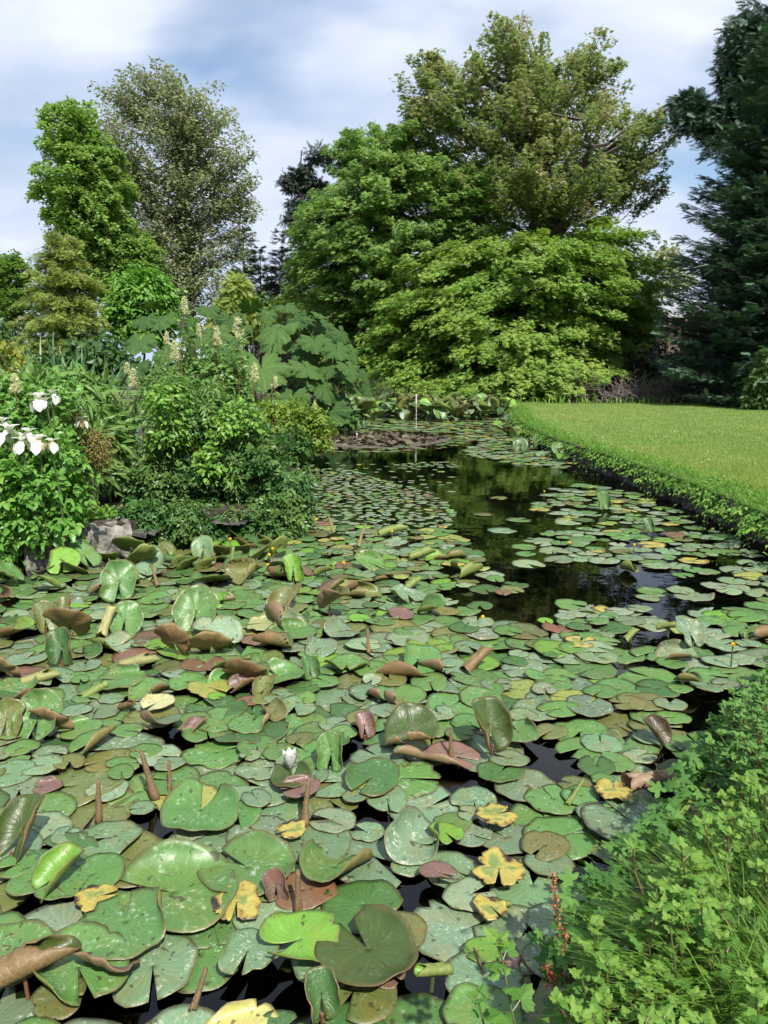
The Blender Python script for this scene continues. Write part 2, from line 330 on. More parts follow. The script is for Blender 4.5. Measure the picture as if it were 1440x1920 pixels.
def pad_mat(under=False, decay=False):
    m, nt, o = newmat('pad_underside' if under else 'pad_decayed' if decay else 'pad_surface'); L = nt.links.new
    tn = N(nt, 'ShaderNodeAttribute', attribute_name='tone'); lp = N(nt, 'ShaderNodeAttribute', attribute_name='lp')
    sp = N(nt, 'ShaderNodeSeparateXYZ'); L(lp.outputs['Vector'], sp.inputs[0])
    ang = math_(nt, 'ARCTAN2', sp.outputs[1], sp.outputs[0])
    cb = N(nt, 'ShaderNodeCombineXYZ'); L(sp.outputs[0], cb.inputs[0]); L(sp.outputs[1], cb.inputs[1])
    rad = N(nt, 'ShaderNodeVectorMath', operation='LENGTH'); L(cb.outputs[0], rad.inputs[0]); rad = rad.outputs['Value']
    # radial veins: thin lines, wobbling a little and fading to the rim
    n0 = noise_tex(nt, 2.2, 3, .5, lp.outputs['Vector'])
    s = math_(nt, 'SINE', math_(nt, 'ADD', math_(nt, 'MULTIPLY', ang, 11.0), math_(nt, 'MULTIPLY', n0, 5.0)))
    vein = math_(nt, 'MULTIPLY', math_(nt, 'POWER', math_(nt, 'ABSOLUTE', s), 14.0), math_(nt, 'SUBTRACT', 1.05, rad))
    base = tn.outputs['Color']
    n1 = noise_tex(nt, 1.5 if decay else 3.0, 5, .6, lp.outputs['Vector'])
    n2 = noise_tex(nt, 9.0, 4, .65, lp.outputs['Vector'])
    if under:
        col = mix(nt, math_(nt, 'MULTIPLY', vein, .5), base, (.34, .22, .12))
        vo = N(nt, 'ShaderNodeTexVoronoi', feature='DISTANCE_TO_EDGE'); vo.inputs['Scale'].default_value = 7; L(lp.outputs['Vector'], vo.inputs['Vector']); ve = ramp(nt, [(.0, (1, 1, 1)), (.09, (0, 0, 0))]); L(vo.outputs['Distance'], ve.inputs[0])
        col = mix(nt, math_(nt, 'MULTIPLY', ve.outputs[0], .45), col, (.36, .26, .14))
        col = mix(nt, math_(nt, 'MULTIPLY', n1, .5), col, (.14, .14, .05))
        col = mix(nt, n2, col, mix(nt, 1., col, (.72, .62, .55), 'MULTIPLY'))
    elif decay:
        r1 = ramp(nt, [(.36, (.028, .022, .018)), (.42, (.085, .055, .025)), (.49, (.32, .24, .05)), (.60, (.40, .34, .08)), (.74, (.17, .22, .06))]); 
        L(math_(nt, 'SUBTRACT', math_(nt, 'ADD', n1, .19), math_(nt, 'MULTIPLY', math_(nt, 'MULTIPLY', rad, rad), .24)), r1.inputs[0]); col = r1.outputs[0]
    else:
        col = mix(nt, math_(nt, 'MULTIPLY', n1, .6), base, mix(nt, 1., base, (.62, .70, .60), 'MULTIPLY'))
        # algae film: pale scum streaks, strength stored in the tone's alpha
        wv = ramp(nt, [(.54, (0, 0, 0)), (.66, (1, 1, 1))]); L(n2, wv.inputs[0])
        w2 = ramp(nt, [(.45, (0, 0, 0)), (.6, (1, 1, 1))]); L(noise_tex(nt, 1.7, 2, .5, lp.outputs['Vector']), w2.inputs[0])
        film = math_(nt, 'MULTIPLY', math_(nt, 'MULTIPLY', wv.outputs[0], w2.outputs[0]), tn.outputs['Alpha'])
        col = mix(nt, film, col, (.42, .50, .40))
        col = mix(nt, math_(nt, 'MULTIPLY', vein, .55), col, mix(nt, 1., col, (1.7, 1.55, 1.6), 'MULTIPLY'))
        w3 = ramp(nt, [(.5, (0, 0, 0)), (.68, (1, 1, 1))]); L(noise_tex(nt, 1.15, 3, .6, lp.outputs['Vector']), w3.inputs[0])
        col = mix(nt, math_(nt, 'MULTIPLY', w3.outputs[0], .75), col, mix(nt, 1., col, (1.3, .9, .75), 'MULTIPLY'))
        sk = ramp(nt, [(.60, (0, 0, 0)), (.70, (1, 1, 1))]); L(noise_tex(nt, 26.0, 3, .6, lp.outputs['Vector']), sk.inputs[0])
        col = mix(nt, math_(nt, 'MULTIPLY', sk.outputs[0], .4), col, (.06, .06, .03))
        # brown rim and a few dark rotted spots
        rim = ramp(nt, [(.90, (0, 0, 0)), (1.01, (1, 1, 1))]); L(math_(nt, 'ADD', rad, math_(nt, 'MULTIPLY', math_(nt, 'SUBTRACT', n1, .5), .28)), rim.inputs[0])
        col = mix(nt, math_(nt, 'MULTIPLY', rim.outputs[0], .7), col, (.10, .07, .03))
        sp_ = ramp(nt, [(.655, (0, 0, 0)), (.69, (1, 1, 1))]); L(noise_tex(nt, 5.5, 2, .5, lp.outputs['Vector']), sp_.inputs[0])
        col = mix(nt, math_(nt, 'MULTIPLY', sp_.outputs[0], .8), col, (.05, .04, .02))
    p = N(nt, 'ShaderNodeBsdfPrincipled'); L(col, p.inputs['Base Color'])
    rr = ramp(nt, [(.3, ((.5 if under else .30),)*3), (.7, ((.7 if under else .55),)*3)]); L(n2, rr.inputs[0]); L(rr.outputs[0], p.inputs['Roughness'])
    b = N(nt, 'ShaderNodeBump'); b.inputs['Strength'].default_value = .35; b.inputs['Distance'].default_value = .008
    L(math_(nt, 'ADD', math_(nt, 'MULTIPLY', vein, -.5), n1), b.inputs['Height']); L(b.outputs[0], p.inputs['Normal'])
    t = N(nt, 'ShaderNodeBsdfTranslucent'); L(mix(nt, 1., col, (1.4, 1.4, .6), 'MULTIPLY'), t.inputs[0])
    x = N(nt, 'ShaderNodeMixShader'); x.inputs[0].default_value = .12; L(p.outputs[0], x.inputs[1]); L(t.outputs[0], x.inputs[2]); L(x.outputs[0], o.inputs[0]); return m
M['pad'] = pad_mat(); M['under'] = pad_mat(under=True); M['decay'] = pad_mat(decay=True)
PADM = [M['pad'], M['under'], M['decay']]
def water_mat():
    m, nt, o = newmat('pond_water'); L = nt.links.new
    g = N(nt, 'ShaderNodeNewGeometry'); mp = N(nt, 'ShaderNodeMapping'); mp.inputs['Scale'].default_value = (1, 1, 1); L(g.outputs['Position'], mp.inputs[0])
    n = noise_tex(nt, 2.4, 3, .55, mp.outputs[0]); b = N(nt, 'ShaderNodeBump'); b.inputs['Strength'].default_value = .045; b.inputs['Distance'].default_value = .05; L(n, b.inputs['Height'])
    gl = N(nt, 'ShaderNodeBsdfGlossy'); gl.inputs['Roughness'].default_value = .015; L(b.outputs[0], gl.inputs['Normal'])
    fr = N(nt, 'ShaderNodeFresnel'); fr.inputs['IOR'].default_value = 1.45; L(b.outputs[0], fr.inputs['Normal'])
    tr = N(nt, 'ShaderNodeBsdfTransparent'); tr.inputs[0].default_value = (.30, .33, .26, 1)
    x = N(nt, 'ShaderNodeMixShader'); L(fr.outputs[0], x.inputs[0]); L(tr.outputs[0], x.inputs[1]); L(gl.outputs[0], x.inputs[2]); L(x.outputs[0], o.inputs[0]); return m
M['water'] = water_mat()

# ---------------------------------------------------------------- the setting: ground with the pond cut out, water, beds
def smooth_line(pts, sub=4):
    p = np.asarray(pts, float); out = []
    for i in range(len(p)-1):
        p0, p1, p2, p3 = p[max(i-1, 0)], p[i], p[i+1], p[min(i+2, len(p)-1)]
        for k in range(sub):
            t = k/sub; out.append(.5*((2*p1)+(-p0+p2)*t+(2*p0-5*p1+4*p2-p3)*t*t+(-p0+3*p1-3*p2+p3)*t**3))
    out.append(p[-1]); return np.array(out)
PX_NEAR = [(1060, 1990), (1150, 1850), (1250, 1700), (1340, 1560), (1410, 1450), (1480, 1350), (1560, 1265)]
PX_RIGHT = [(1560, 1105), (1440, 1026), (1360, 985), (1290, 952), (1180, 906), (1090, 872), (1020, 842), (978, 812), (966, 790), (960, 776)]
PX_FAR = [(940, 766), (820, 763), (700, 764), (655, 776), (640, 796), (590, 806), (572, 840)]
PX_LEFT = [(560, 880), (552, 930), (535, 988), (430, 1012), (300, 1024), (240, 1042), (150, 1052), (50, 1064), (-60, 1082), (-260, 1120)]
w_near = smooth_line(poly_at(PX_NEAR)); w_right = smooth_line(poly_at(PX_RIGHT)); w_far = smooth_line(poly_at(PX_FAR)); w_left = smooth_line(poly_at(PX_LEFT))
POND = np.vstack([[(-7, .7), (1.15, .7)], w_near, [(5.5, 5.6), (7.5, 7.2)], w_right, w_far, w_left, [(-8.5, 5.0)]])
BANK = .34
def ground():
    outer = [(-900, -300), (900, -300), (900, 1500), (-900, 1500)]
    tri = geometry.tessellate_polygon([[Vector((*p, 0)) for p in outer], [Vector((*p, 0)) for p in POND]])
    P = np.vstack([outer, POND]); V = np.column_stack([P, np.full(len(P), BANK)]); mb = MB()
    f = np.array(tri); nrm = np.cross(P[f[:, 1]]-P[f[:, 0]], P[f[:, 2]]-P[f[:, 0]]); f[nrm < 0] = f[nrm < 0][:, ::-1]
    mb.add(V, f)
    n = len(POND); i = np.arange(n); lo = np.column_stack([POND, np.full(n, -.7)])
    mb.add(np.vstack([np.column_stack([POND, np.full(n, BANK)]), lo]), np.stack([i, (i+1) % n, n+(i+1) % n, n+i], -1), 1)
    tag(mb.build('ground', [M['lawn_soil'], M['soil']]), kind='structure')
    mb = MB(); mb.add([(-12, .3, -.6), (12, .3, -.6), (14, 45, -.6), (-14, 45, -.6)], [(0, 1, 2, 3)]); tag(mb.build('pond_bed', M['mud']), kind='structure')
    mb = MB(); tri = np.array(geometry.tessellate_polygon([[Vector((*p, 0)) for p in POND]])); nrm = np.cross(POND[tri[:, 1]]-POND[tri[:, 0]], POND[tri[:, 2]]-POND[tri[:, 0]]); tri[nrm < 0] = tri[nrm < 0][:, ::-1]
    mb.add(np.column_stack([POND, np.zeros(n)]), tri); tag(mb.build('water', M['water']), kind='structure')
ground()
def sheet(name, pts, z, mat):
    mb = MB(); n = len(pts); mb.add(np.column_stack([pts, np.full(n, z)]), np.array(geometry.tessellate_polygon([[Vector((*p, 0)) for p in pts]]))); return tag(mb.build(name, mat), kind='structure')
bed = np.vstack([w_far[-3:], w_left[:-1], [(-12, 7.5), (-12, 12), (-7, 13.5), (-5.5, 30), (-3.2, 30)]])
bed_in = bed.copy()
sheet('bank_soil', np.vstack([w_near+[.02, -.01], [(5.2, 5.3), (5.2, .6), (1.2, .6)]]), BANK+.006, M['soil'])
sheet('flower_bed', bed_in, BANK+.005, M['soil'])
far_y = w_far[:, 1].max()
sheet('woodland_floor', np.array([(-14, far_y+.6), (5, far_y+.4), (8, 35), (40, 35), (40, 60), (-14, 60)]), BANK+.005, M['soil'])

# ---------------------------------------------------------------- stone edging of the pond
def rock_strip(line, z0, z1, thick, seg, name, label, mat, jag=.05, parent=None):
    """a rough masonry face following the line: a lumpy strip with a top, its joints in the relief"""
    line = smooth_line(line, seg); n = len(line); t = unit(np.gradient(line, axis=0)); nr = np.column_stack([-t[:, 1], t[:, 0]])
    L = np.concatenate([[0], np.cumsum(np.linalg.norm(np.diff(line, axis=0), axis=1))]); rows = 7; V = []
    for r in range(rows):
        f = r/(rows-2) if r < rows-1 else 1; z = z0+(z1-z0)*min(f, 1)
        course = np.sin(L*7.3+r*1.9)*.4+rng.normal(0, .6, n)
        off = (course*jag) if r < rows-1 else np.full(n, thick)
        V.append(np.column_stack([line-nr*(off-.02)[:, None]*(-1), z+rng.normal(0, jag*.35, n)]))
    V = np.vstack(V); i = np.arange(n-1)
    f = np.vstack([np.stack([r*n+i, r*n+i+1, (r+1)*n+i+1, (r+1)*n+i], -1) for r in range(rows-1)])
    mb = MB(); mb.add(V, f); o = mb.build(name, mat, parent); 
    if label: tag(o, label, 'wall')
    return o
rock_strip(w_right[::-1][:-1], -.3, BANK+.02, .25, 6, 'stone_wall', 'dark shaded stone wall holding up the lawn edge along the pond', M['stone_dark'], .045)
rock_strip(w_left[6:21], -.3, BANK-.1, .3, 6, 'stone_wall', 'low dark stone footing under the flower border on the bank', M['stone_dark'], .04)
def slab(px0, px1, h, label, mat, d=.3):
    a, b = at(*px0), at(*px1); n = 14; t = np.linspace(0, 1, n); base = a+(b-a)*t[:, None]; nr = np.array([-(b-a)[1], (b-a)[0], 0]); nr = nr/np.linalg.norm(nr); nr = nr if nr[1] > 0 else -nr
    prof = [(-.03, -.25), (-.04, .02), (-.03, h*.35), (-.05, h*.7), (-.02, h*.93), (.03, h), (d*.6, h+.01), (d, h)]; V = []
    for o_, z in prof: V.append(base+nr*(o_+rng.normal(0, .022, n))[:, None]+np.array([0, 0, 1])*(z+rng.normal(0, .02, n))[:, None])
    V = np.vstack(V); i = np.arange(n-1); f = np.vstack([np.stack([r*n+i, r*n+i+1, (r+1)*n+i+1, (r+1)*n+i], -1) for r in range(len(prof)-1)])
    m = len(prof)
    mb = MB(); mb.add(V, [f, np.array([[r*n for r in range(m)][::-1]]), np.array([[r*n+n-1 for r in range(m)]])])
    tag(mb.build('edging_stone', mat), label, 'stone', 'pale stones edging the left bank')
slab((48, 1068), (136, 1058), .33, 'rough grey edging stone below the rust coloured dead stems', M['stone_pale'])
slab((142, 1058), (246, 1042), .345, 'long pale edging stone with a clean face below the bare soil', M['stone_pale'])

# ---------------------------------------------------------------- lily pads
GREENS = {'mid green': ((.10, .21, .055), .6), 'grey green': ((.145, .225, .12), 1.1), 'pale grey green': ((.19, .27, .16), 1.2), 'dark green': ((.055, .13, .035), .3), 'olive green': ((.13, .15, .045), .4), 'bright green': ((.15, .31, .04), .1), 'bronze green': ((.05, .085, .018), .1), 'yellowish green': ((.25, .29, .07), .3), 'reddish brown': ((.17, .095, .06), .3)}
BRONZE = (.20, .12, .05, .2); PINK = (.28, .185, .115, .2); OLIVEU = (.20, .19, .06, .2); GREENU = (.17, .28, .05, .2); MAUVE = (.17, .10, .085, .3); SPIKE = (.15, .085, .045, .2)
def jit(c, s=.14):
    k = 1+rnd.uniform(-s, s); return tuple(max(.005, v*k*(1+rnd.uniform(-s*.5, s*.5))) for v in c)
def curl(P, u, s0, rho):
    """bend the part beyond s0 along direction u upward with radius rho"""
    u = np.array([math.cos(u), math.sin(u)]); s = P[:, 0]*u[0]+P[:, 1]*u[1]; k = s > s0
    a = (s[k]-s0)/rho; a = np.minimum(a, 9); z = P[k, 2]
    ns = s0+(rho-z)*np.sin(a); nz = rho-(rho-z)*np.cos(a); P = P.copy()
    P[k, 0] += (ns-s[k])*u[0]; P[k, 1] += (ns-s[k])*u[1]; P[k, 2] = nz; return P
def padshape(R, nr, nt, wav=.03, ragged=0., notch=.16, oval=1.1, dome=0.):
    """top surface vertices, quads, leaf coordinates; notch along -x"""
    th = np.linspace(-math.pi+notch, math.pi-notch, nt); ph = rnd.random()*6
    rim = 1+.035*np.sin(2*th+rnd.random()*6)+.03*np.sin(3*th+ph)+.018*np.sin(7*th+2*ph)+ragged*(rng.normal(0, .7, nt)+1.0*np.sin(rnd.uniform(3, 5)*th+ph)+.8*np.sin(rnd.uniform(6, 9)*th+rnd.random()*6))
    for _ in range(rnd.choice((0, 0, 1, 2)) if R > .08 else 0): rim *= 1-rnd.uniform(.06, .24)*np.exp(-((th-rnd.uniform(-2.8, 2.8))/rnd.uniform(.05, .2))**2)
    rim *= 1-.16*np.maximum(0, (np.abs(th)-2.55))/.55
    V = []; lp = []; seed = rnd.random()*50
    for r in np.linspace(0.012, 1, nr):
        rr = r*(rim if r > .5 else 1+(rim-1)*r); x = rr*np.cos(th)*oval; y = rr*np.sin(th)
        z = wav*r*r*(np.sin(2*th+ph)+.7*np.sin(4*th+2.3*ph)+.6*np.sin(7*th+1.3*ph)+.35*np.sin(11*th+ph))+dome*(r*r-.3)
        V.append(np.column_stack([x, y, z])); lp.append(np.column_stack([r*np.cos(th), r*np.sin(th), np.full(nt, seed)]))
    V = np.vstack(V)*R; lp = np.vstack(lp); i = np.arange(nt-1)
    q = np.vstack([np.stack([r*nt+i, (r+1)*nt+i, (r+1)*nt+i+1, r*nt+i+1], -1) for r in range(nr-1)])
    return V, q, lp
def pad_into(mb, P, q, lp, top, under, T=None, mtop=0, thick=.0025):
    """adds the leaf as two skins with real thickness and a rim"""
    n = len(P); nrm = np.zeros_like(P); fn = np.cross(P[q[:, 1]]-P[q[:, 0]], P[q[:, 2]]-P[q[:, 0]])
    for k in range(4): np.add.at(nrm, q[:, k], fn)
    B = P-unit(nrm)*thick
    X = np.vstack([P, B])
    if T is not None: X = X@T[0].T+T[1]
    mb.add(X, q, mtop, col=top, lp=np.vstack([lp, lp])); nv = mb.n
    mb.Fc.append((q[:, ::-1]+n+nv-2*n, np.full(len(q), 1), np.zeros(len(q)), np.broadcast_to(np.asarray(under, float), (len(q), 4))))
    e = np.concatenate([q[:, [0, 1]], q[:, [1, 2]], q[:, [2, 3]], q[:, [3, 0]]]); key = {}
    for a, b in e: key[(a, b)] = 1
    bd = np.array([(a, b) for a, b in key if (b, a) not in key])
    f = np.column_stack([bd[:, 0], bd[:, 0]+n, bd[:, 1]+n, bd[:, 1]])+nv-2*n
    mb.Fc.append((f, np.full(len(f), 1), np.zeros(len(f)), np.broadcast_to(np.asarray(under, float)*np.array([.7, .7, .7, 1]), (len(f), 4))))
def rot(az, tilt=0., roll=0.):
    cz, sz = math.cos(az), math.sin(az); A = np.array([[cz, -sz, 0], [sz, cz, 0], [0, 0, 1]])
    ct, st = math.cos(tilt), math.sin(tilt); B = np.array([[ct, 0, -st], [0, 1, 0], [st, 0, ct]])       # lifts +x end
    cr, sr = math.cos(roll), math.sin(roll); D = np.array([[1, 0, 0], [0, cr, -sr], [0, sr, cr]])
    return A@B@D
LANDMARKS = []       # (phrase, x, y)
PADS = []            # placed floating leaves: x, y, R, colour name, flags
OCC = np.zeros((0, 3))
HEROES = []
GAPS = [(480, 1845, 75), (350, 1880, 55), (870, 1470, 40), (690, 1535, 32), (765, 1690, 40), (1135, 1650, 55), (800, 1850, 50), (560, 1890, 45), (990, 1400, 40), (1290, 1440, 45), (400, 1520, 25), (1230, 1720, 60), (660, 1420, 25), (900, 1610, 35), (1140, 1790, 50), (1060, 1450, 35), (290, 1545, 24), (960, 1505, 24), (840, 1480, 34), (1175, 1085, 88), (1115, 1085, 45), (1150, 1130, 45), (1225, 1205, 50), (1180, 1255, 34), (1280, 1090, 26), (1340, 1120, 34), (880, 1120, 40), (1050, 1110, 50), (1270, 1270, 30), (1010, 1150, 30)]
gap_w = np.array([[*at(x, y)[:2], r*mpp(at(x, y))] for x, y, r in GAPS])
def region(poly, n, rlo, rhi, sep, pal, wgt, seedlist, gap=True):
    global OCC
    P = rand_in(poly_at(poly), n); 
    for p in P:
        R = rnd.uniform(rlo, rhi)*(1 if rnd.random() < .75 else rnd.uniform(.55, .8))
        if gap and len(gap_w) and (np.hypot(gap_w[:, 0]-p[0], gap_w[:, 1]-p[1]) < gap_w[:, 2]+R*.55).any(): continue
        d = np.hypot(OCC[:, 0]-p[0], OCC[:, 1]-p[1])
        if (d < sep*(OCC[:, 2]+R)).any(): continue
        OCC = np.vstack([OCC, [p[0], p[1], R]]); seedlist.append((p[0], p[1], R, rnd.choices(pal, wgt)[0]))

def raised_leaf(px, py, w, kind, label, top='mid green', under=BRONZE, az=None, tilt=55, wpx_h=None, name='raised_lily_leaf', mtop=0, z=.0, roll=0., land=None, nr=9, nt=44):
    """one individual leaf at pixel px,py of the waterline point below it; w = its width in photo pixels"""
    P0 = at(px, py, 0); m = mpp(P0); R = w*m*.5
    t = (*jit(GREENS[top][0], .08), GREENS[top][1]) if isinstance(top, str) else top
    az = rnd.uniform(0, 6.28) if az is None else R_(az); tl = R_(tilt)
    if kind == 'cup':        # both flanks folded up, stood on end
        V, q, lp = padshape(R, nr, nt, .05); V = curl(V, math.pi/2+.25, R*.06, R*.5); V = curl(V, -math.pi/2+.2, R*.1, R*.62); V[:, 0] += R*.8
    elif kind == 'fan':      # nearly flat leaf, tilted up
        V, q, lp = padshape(R, nr, nt, .09); V = curl(V, math.pi/2+.2, R*.2, R*.8); V = curl(V, -math.pi/2-.3, R*.35, R*.9); V = curl(V, .3, R*.4, R*.9); V[:, 0] += R*.75
    elif kind == 'fold':     # floats, one flank standing up
        V, q, lp = padshape(R, nr, nt, .03); V = curl(V, 1.9, R*.3, R*.5); V = curl(V, .3, R*.55, R*.9)
    elif kind == 'lip':      # near side rolled up towards the stalk
        V, q, lp = padshape(R, nr, nt, .05); V = curl(V, math.pi+.25, R*.15, R*.32); V = curl(V, .5, R*.5, R*.9)
    elif kind == 'edge':     # floats, rim curling over
        V, q, lp = padshape(R, nr, nt, .03); V = curl(V, math.pi/2, R*.5, R*.22)
    elif kind == 'lobes':    # floats, both basal lobes raised
        V, q, lp = padshape(R, nr, nt, .03, notch=.3); V = curl(V, 2.3, R*.3, R*.55); V = curl(V, -2.3, R*.35, R*.6); V = curl(V, 0, R*.6, R*1.2)
    elif kind == 'roll':     # rolled into a tube
        V, q, lp = padshape(R, nr, nt, .05, oval=1.0, ragged=.02); V[:, 1] *= (.95-.3*V[:, 0]/R)
        V = curl(V, math.pi/2, R*.05, R*.20); V = curl(V, -math.pi/2, R*.05, R*.20)
    elif kind == 'spike':    # tightly rolled from both sides, standing like a double scroll
        V, q, lp = padshape(R, 7, nt, .04, oval=1.0, notch=.05); V[:, 0] *= 1.0; V[:, 1] *= .8
        V = curl(V, math.pi/2, R*.015, R*.115); V = curl(V, -math.pi/2, R*.015, R*.115); V[:, 1:] *= (1.15-.8*np.clip(V[:, :1]/R*.5+.5, 0, 1)); V[:, 0] += R*.9
    elif kind == 'torn':
        V, q, lp = padshape(R*.78, nr, 64, .05, ragged=.05, notch=.14); V = curl(V, 1.0, R*.6, R*1.2)
    T = rot(az, tl if kind in ('cup', 'fan', 'spike', 'roll') else R_(tilt if tilt != 55 else 2), roll)
    low = (V@T.T)[:, 2].min(); zz = z+(.02-low if kind in ('fold', 'lip', 'edge', 'lobes', 'roll', 'torn') else .02-max(low, -.03))
    root = thing(name, label, 'leaf' if name != 'lily_pad' else 'lily pad', tuple(P0+np.array([0, 0, zz])))
    mb = MB(); pad_into(mb, V, q, lp, t, under, (T, np.zeros(3)), mtop, .003); mb.build('blade', PADM, root, smooth=True)
    if kind in ('cup', 'fan', 'spike', 'roll', 'fold', 'lobes'):
        b = T@np.array([0, 0, -.004]) if kind in ('fold', 'lobes', 'roll') else T@np.array([R*.1, 0, -.004])
        mb = MB(); tube(mb, curve(b, b+np.array([rnd.uniform(-.04, .04), .05, -.45-zz]), 0, 5), .006, 6); mb.build('stalk', M['stem_red'] if under in (BRONZE, PINK, MAUVE) else M['stem'], root)
    HEROES.append((P0[0], P0[1], R*.8)); 
    if land: LANDMARKS.append((land, P0[0], P0[1]))
    return root
H = raised_leaf
# az: heading of the tip seen from above (0 = right, 90 = away from the camera, 270 = towards it)
H(325, 1690, 235, 'fold', 'largest glossy green leaf with one flank folded upright, beside another folded leaf', 'mid green', GREENU, -10, land='the largest folded green leaf')
H(465, 1650, 170, 'fold', 'green leaf with a pale scarred streak and rolled right flank, behind the largest folded leaf', 'mid green', GREENU, -35, z=.02)
H(238, 1760, 185, 'edge', 'green leaf with upturned dark rim in front of the largest folded leaf', 'mid green', OLIVEU, -70, z=.03)
H(445, 1718, 118, 'torn', 'yellow leaf with black rotted edge beside the pointed mauve leaf', 'mid green', OLIVEU, 95, mtop=2, name='lily_pad', z=.03, land='the yellow leaf edged black')
H(518, 1700, 62, 'cup', 'pointed mauve brown leaf standing up like a bud', MAUVE, MAUVE, 90, 78, land='the pointed mauve leaf')
H(560, 1722, 92, 'spike', 'double brown scroll spike beside the pointed mauve leaf', SPIKE, SPIKE, 95, 82)
H(560, 1800, 150, 'lobes', 'bright green leaf with a raised right lobe near the big olive leaf', 'bright green', GREENU, 30, z=.05, land='the bright leaf with raised lobe')
H(690, 1820, 185, 'fold', 'large olive brown leaf curving up like a saddle with a bare mauve rim', 'bronze green', BRONZE, -60, z=.05, land='the big olive brown saddle leaf')
H(228, 1830, 120, 'fan', 'pinkish brown leaf turned over to show its veined underside', MAUVE, PINK, 245, 40, land='the pink brown turned leaf')
H(150, 1850, 190, 'fold', 'large dark green leaf folded across, between the pink turned leaf and the brown tube', 'mid green', GREENU, 120, z=.04)
H(50, 1880, 200, 'roll', 'fat brown rolled leaf tube at the lower left corner', 'bronze green', BRONZE, 25, 12, z=.06, land='the fat brown leaf tube')
H(30, 1830, 150, 'fold', 'green leaf with brown underside folded above the brown tube', 'mid green', BRONZE, 60, z=.05)
H(18, 1625, 120, 'cup', 'bronze leaf with olive inside, leaning in from the left edge', 'bronze green', BRONZE, 60, 48)
H(78, 1690, 105, 'cup', 'narrow bright green leaf folded in two near the left edge', 'bright green', GREENU, 35, 35)
H(365, 1905, 80, 'spike', 'short brown scroll spike rising at the bottom edge', SPIKE, SPIKE, 60, 60)
H(605, 1925, 90, 'cup', 'small dark curled leaf with beige rim at the bottom edge', 'dark green', PINK, 100, 60)
H(450, 1965, 150, 'edge', 'cream yellow leaf rim poking out of the water at the bottom edge', (.45, .42, .14, .2), (.5, .42, .2, .2), 20, z=.01)
H(378, 1540, 150, 'lobes', 'green leaf with two raised glossy lobes and a beige scrap on it', 'mid green', GREENU, -95, z=.03, land='the leaf with two raised lobes')
H(288, 1505, 105, 'spike', 'tall double brown scroll spike with ribbed sides, leaning left', SPIKE, SPIKE, 150, 74, land='the tall ribbed brown spike')
H(188, 1548, 90, 'spike', 'slim upright brown scroll spike standing alone on grey green pads', SPIKE, SPIKE, 90, 84, land='the slim lone brown spike')
H(320, 1490, 60, 'spike', 'small brown spike right of the tall ribbed one', SPIKE, SPIKE, 110, 80)
H(572, 1552, 92, 'spike', 'brown scroll spike leaning right beside torn yellow scraps', SPIKE, SPIKE, 70, 74)
H(547, 1578, 70, 'torn', 'small torn bright yellow leaf at the foot of a brown spike', 'mid green', OLIVEU, 30, mtop=2, name='lily_pad', z=.03)
H(185, 1702, 95, 'torn', 'torn yellow leaf strip between two green pads', 'mid green', OLIVEU, 200, mtop=2, name='lily_pad', z=.02)
H(695, 1480, 110, 'fold', 'dark green leaf with brown rim folded up, right of the white flower', 'dark green', BRONZE, 60, z=.03, land='the dark leaf beside the flower')
H(618, 1455, 75, 'cup', 'narrow dark green leaf standing upright beside the white flower', 'mid green', GREENU, 75, 68)
H(547, 1480, 80, 'lobes', 'olive bronze leaf cupped under the white water lily flower', 'bronze green', BRONZE, 270, z=.04)
H(562, 1500, 70, 'edge', 'beige brown leaf curled over just in front of the white flower', MAUVE, PINK, 20, z=.04)
H(685, 1392, 52, 'cup', 'small mauve brown leaf hood behind the dark folded leaf', MAUVE, MAUVE, 100, 50)
H(770, 1418, 105, 'lip', 'bronze leaf with rolled lower lip, left of the tall oval leaf', 'bronze green', BRONZE, 75, 38, z=.07, land='the bronze leaf with rolled lip')
H(925, 1425, 100, 'cup', 'tall oval olive leaf standing upright with a bronze back', 'bronze green', BRONZE, 115, 64, z=.02, land='the tall oval upright leaf')
H(970, 1390, 84, 'edge', 'green leaf with brown upturned rim right of the tall oval leaf', 'mid green', BRONZE, -70, z=.03)
H(845, 1425, 56, 'spike', 'thin dark brown spike between the bronze and the oval leaf', SPIKE, SPIKE, 90, 84)
H(845, 1428, 110, 'edge', 'reddish brown leaf lying flat under the thin dark spike', (.22, .13, .1, .2), PINK, 160, z=.0)
H(895, 1262, 78, 'roll', 'brown leaf rolled into a tube, tilted over grey green pads', BRONZE, BRONZE, 35, 28, land='the tilted brown tube')
H(1225, 1500, 120, 'roll', 'beige leaf rolled into a long tube beneath a dark green blade', PINK, (.36, .25, .18, .2), 5, 6, z=.04, land='the beige tube near the shrub')
H(1275, 1505, 110, 'fold', 'dark green leaf arching over the beige tube beside the shrub', 'dark green', GREENU, 60, z=.08)
H(1180, 1560, 165, 'edge', 'big grey green leaf with curled rim and rotten yellow patch', 'grey green', GREENU, -60, name='lily_pad', z=.02)
H(1150, 1508, 92, 'torn', 'yellow and brown rotting leaf lying on the big grey green one', 'mid green', OLIVEU, 260, mtop=2, name='lily_pad', z=.045, land='the yellow leaf on grey green')
H(1243, 1408, 62, 'cup', 'dark brown shrivelled leaf hood on the water near the shrub', (.06, .045, .02, .2), (.07, .05, .03, .2), 120, 45)
H(935, 1650, 118, 'torn', 'yellow leaf with a rotted black half in open water', 'mid green', OLIVEU, 80, mtop=2, name='lily_pad', z=.02, land='the yellow leaf half black')
H(928, 1550, 90, 'torn', 'buff yellow leaf split in two below a brown bud', 'mid green', OLIVEU, 200, mtop=2, name='lily_pad', z=.03, land='the buff yellow split leaf')
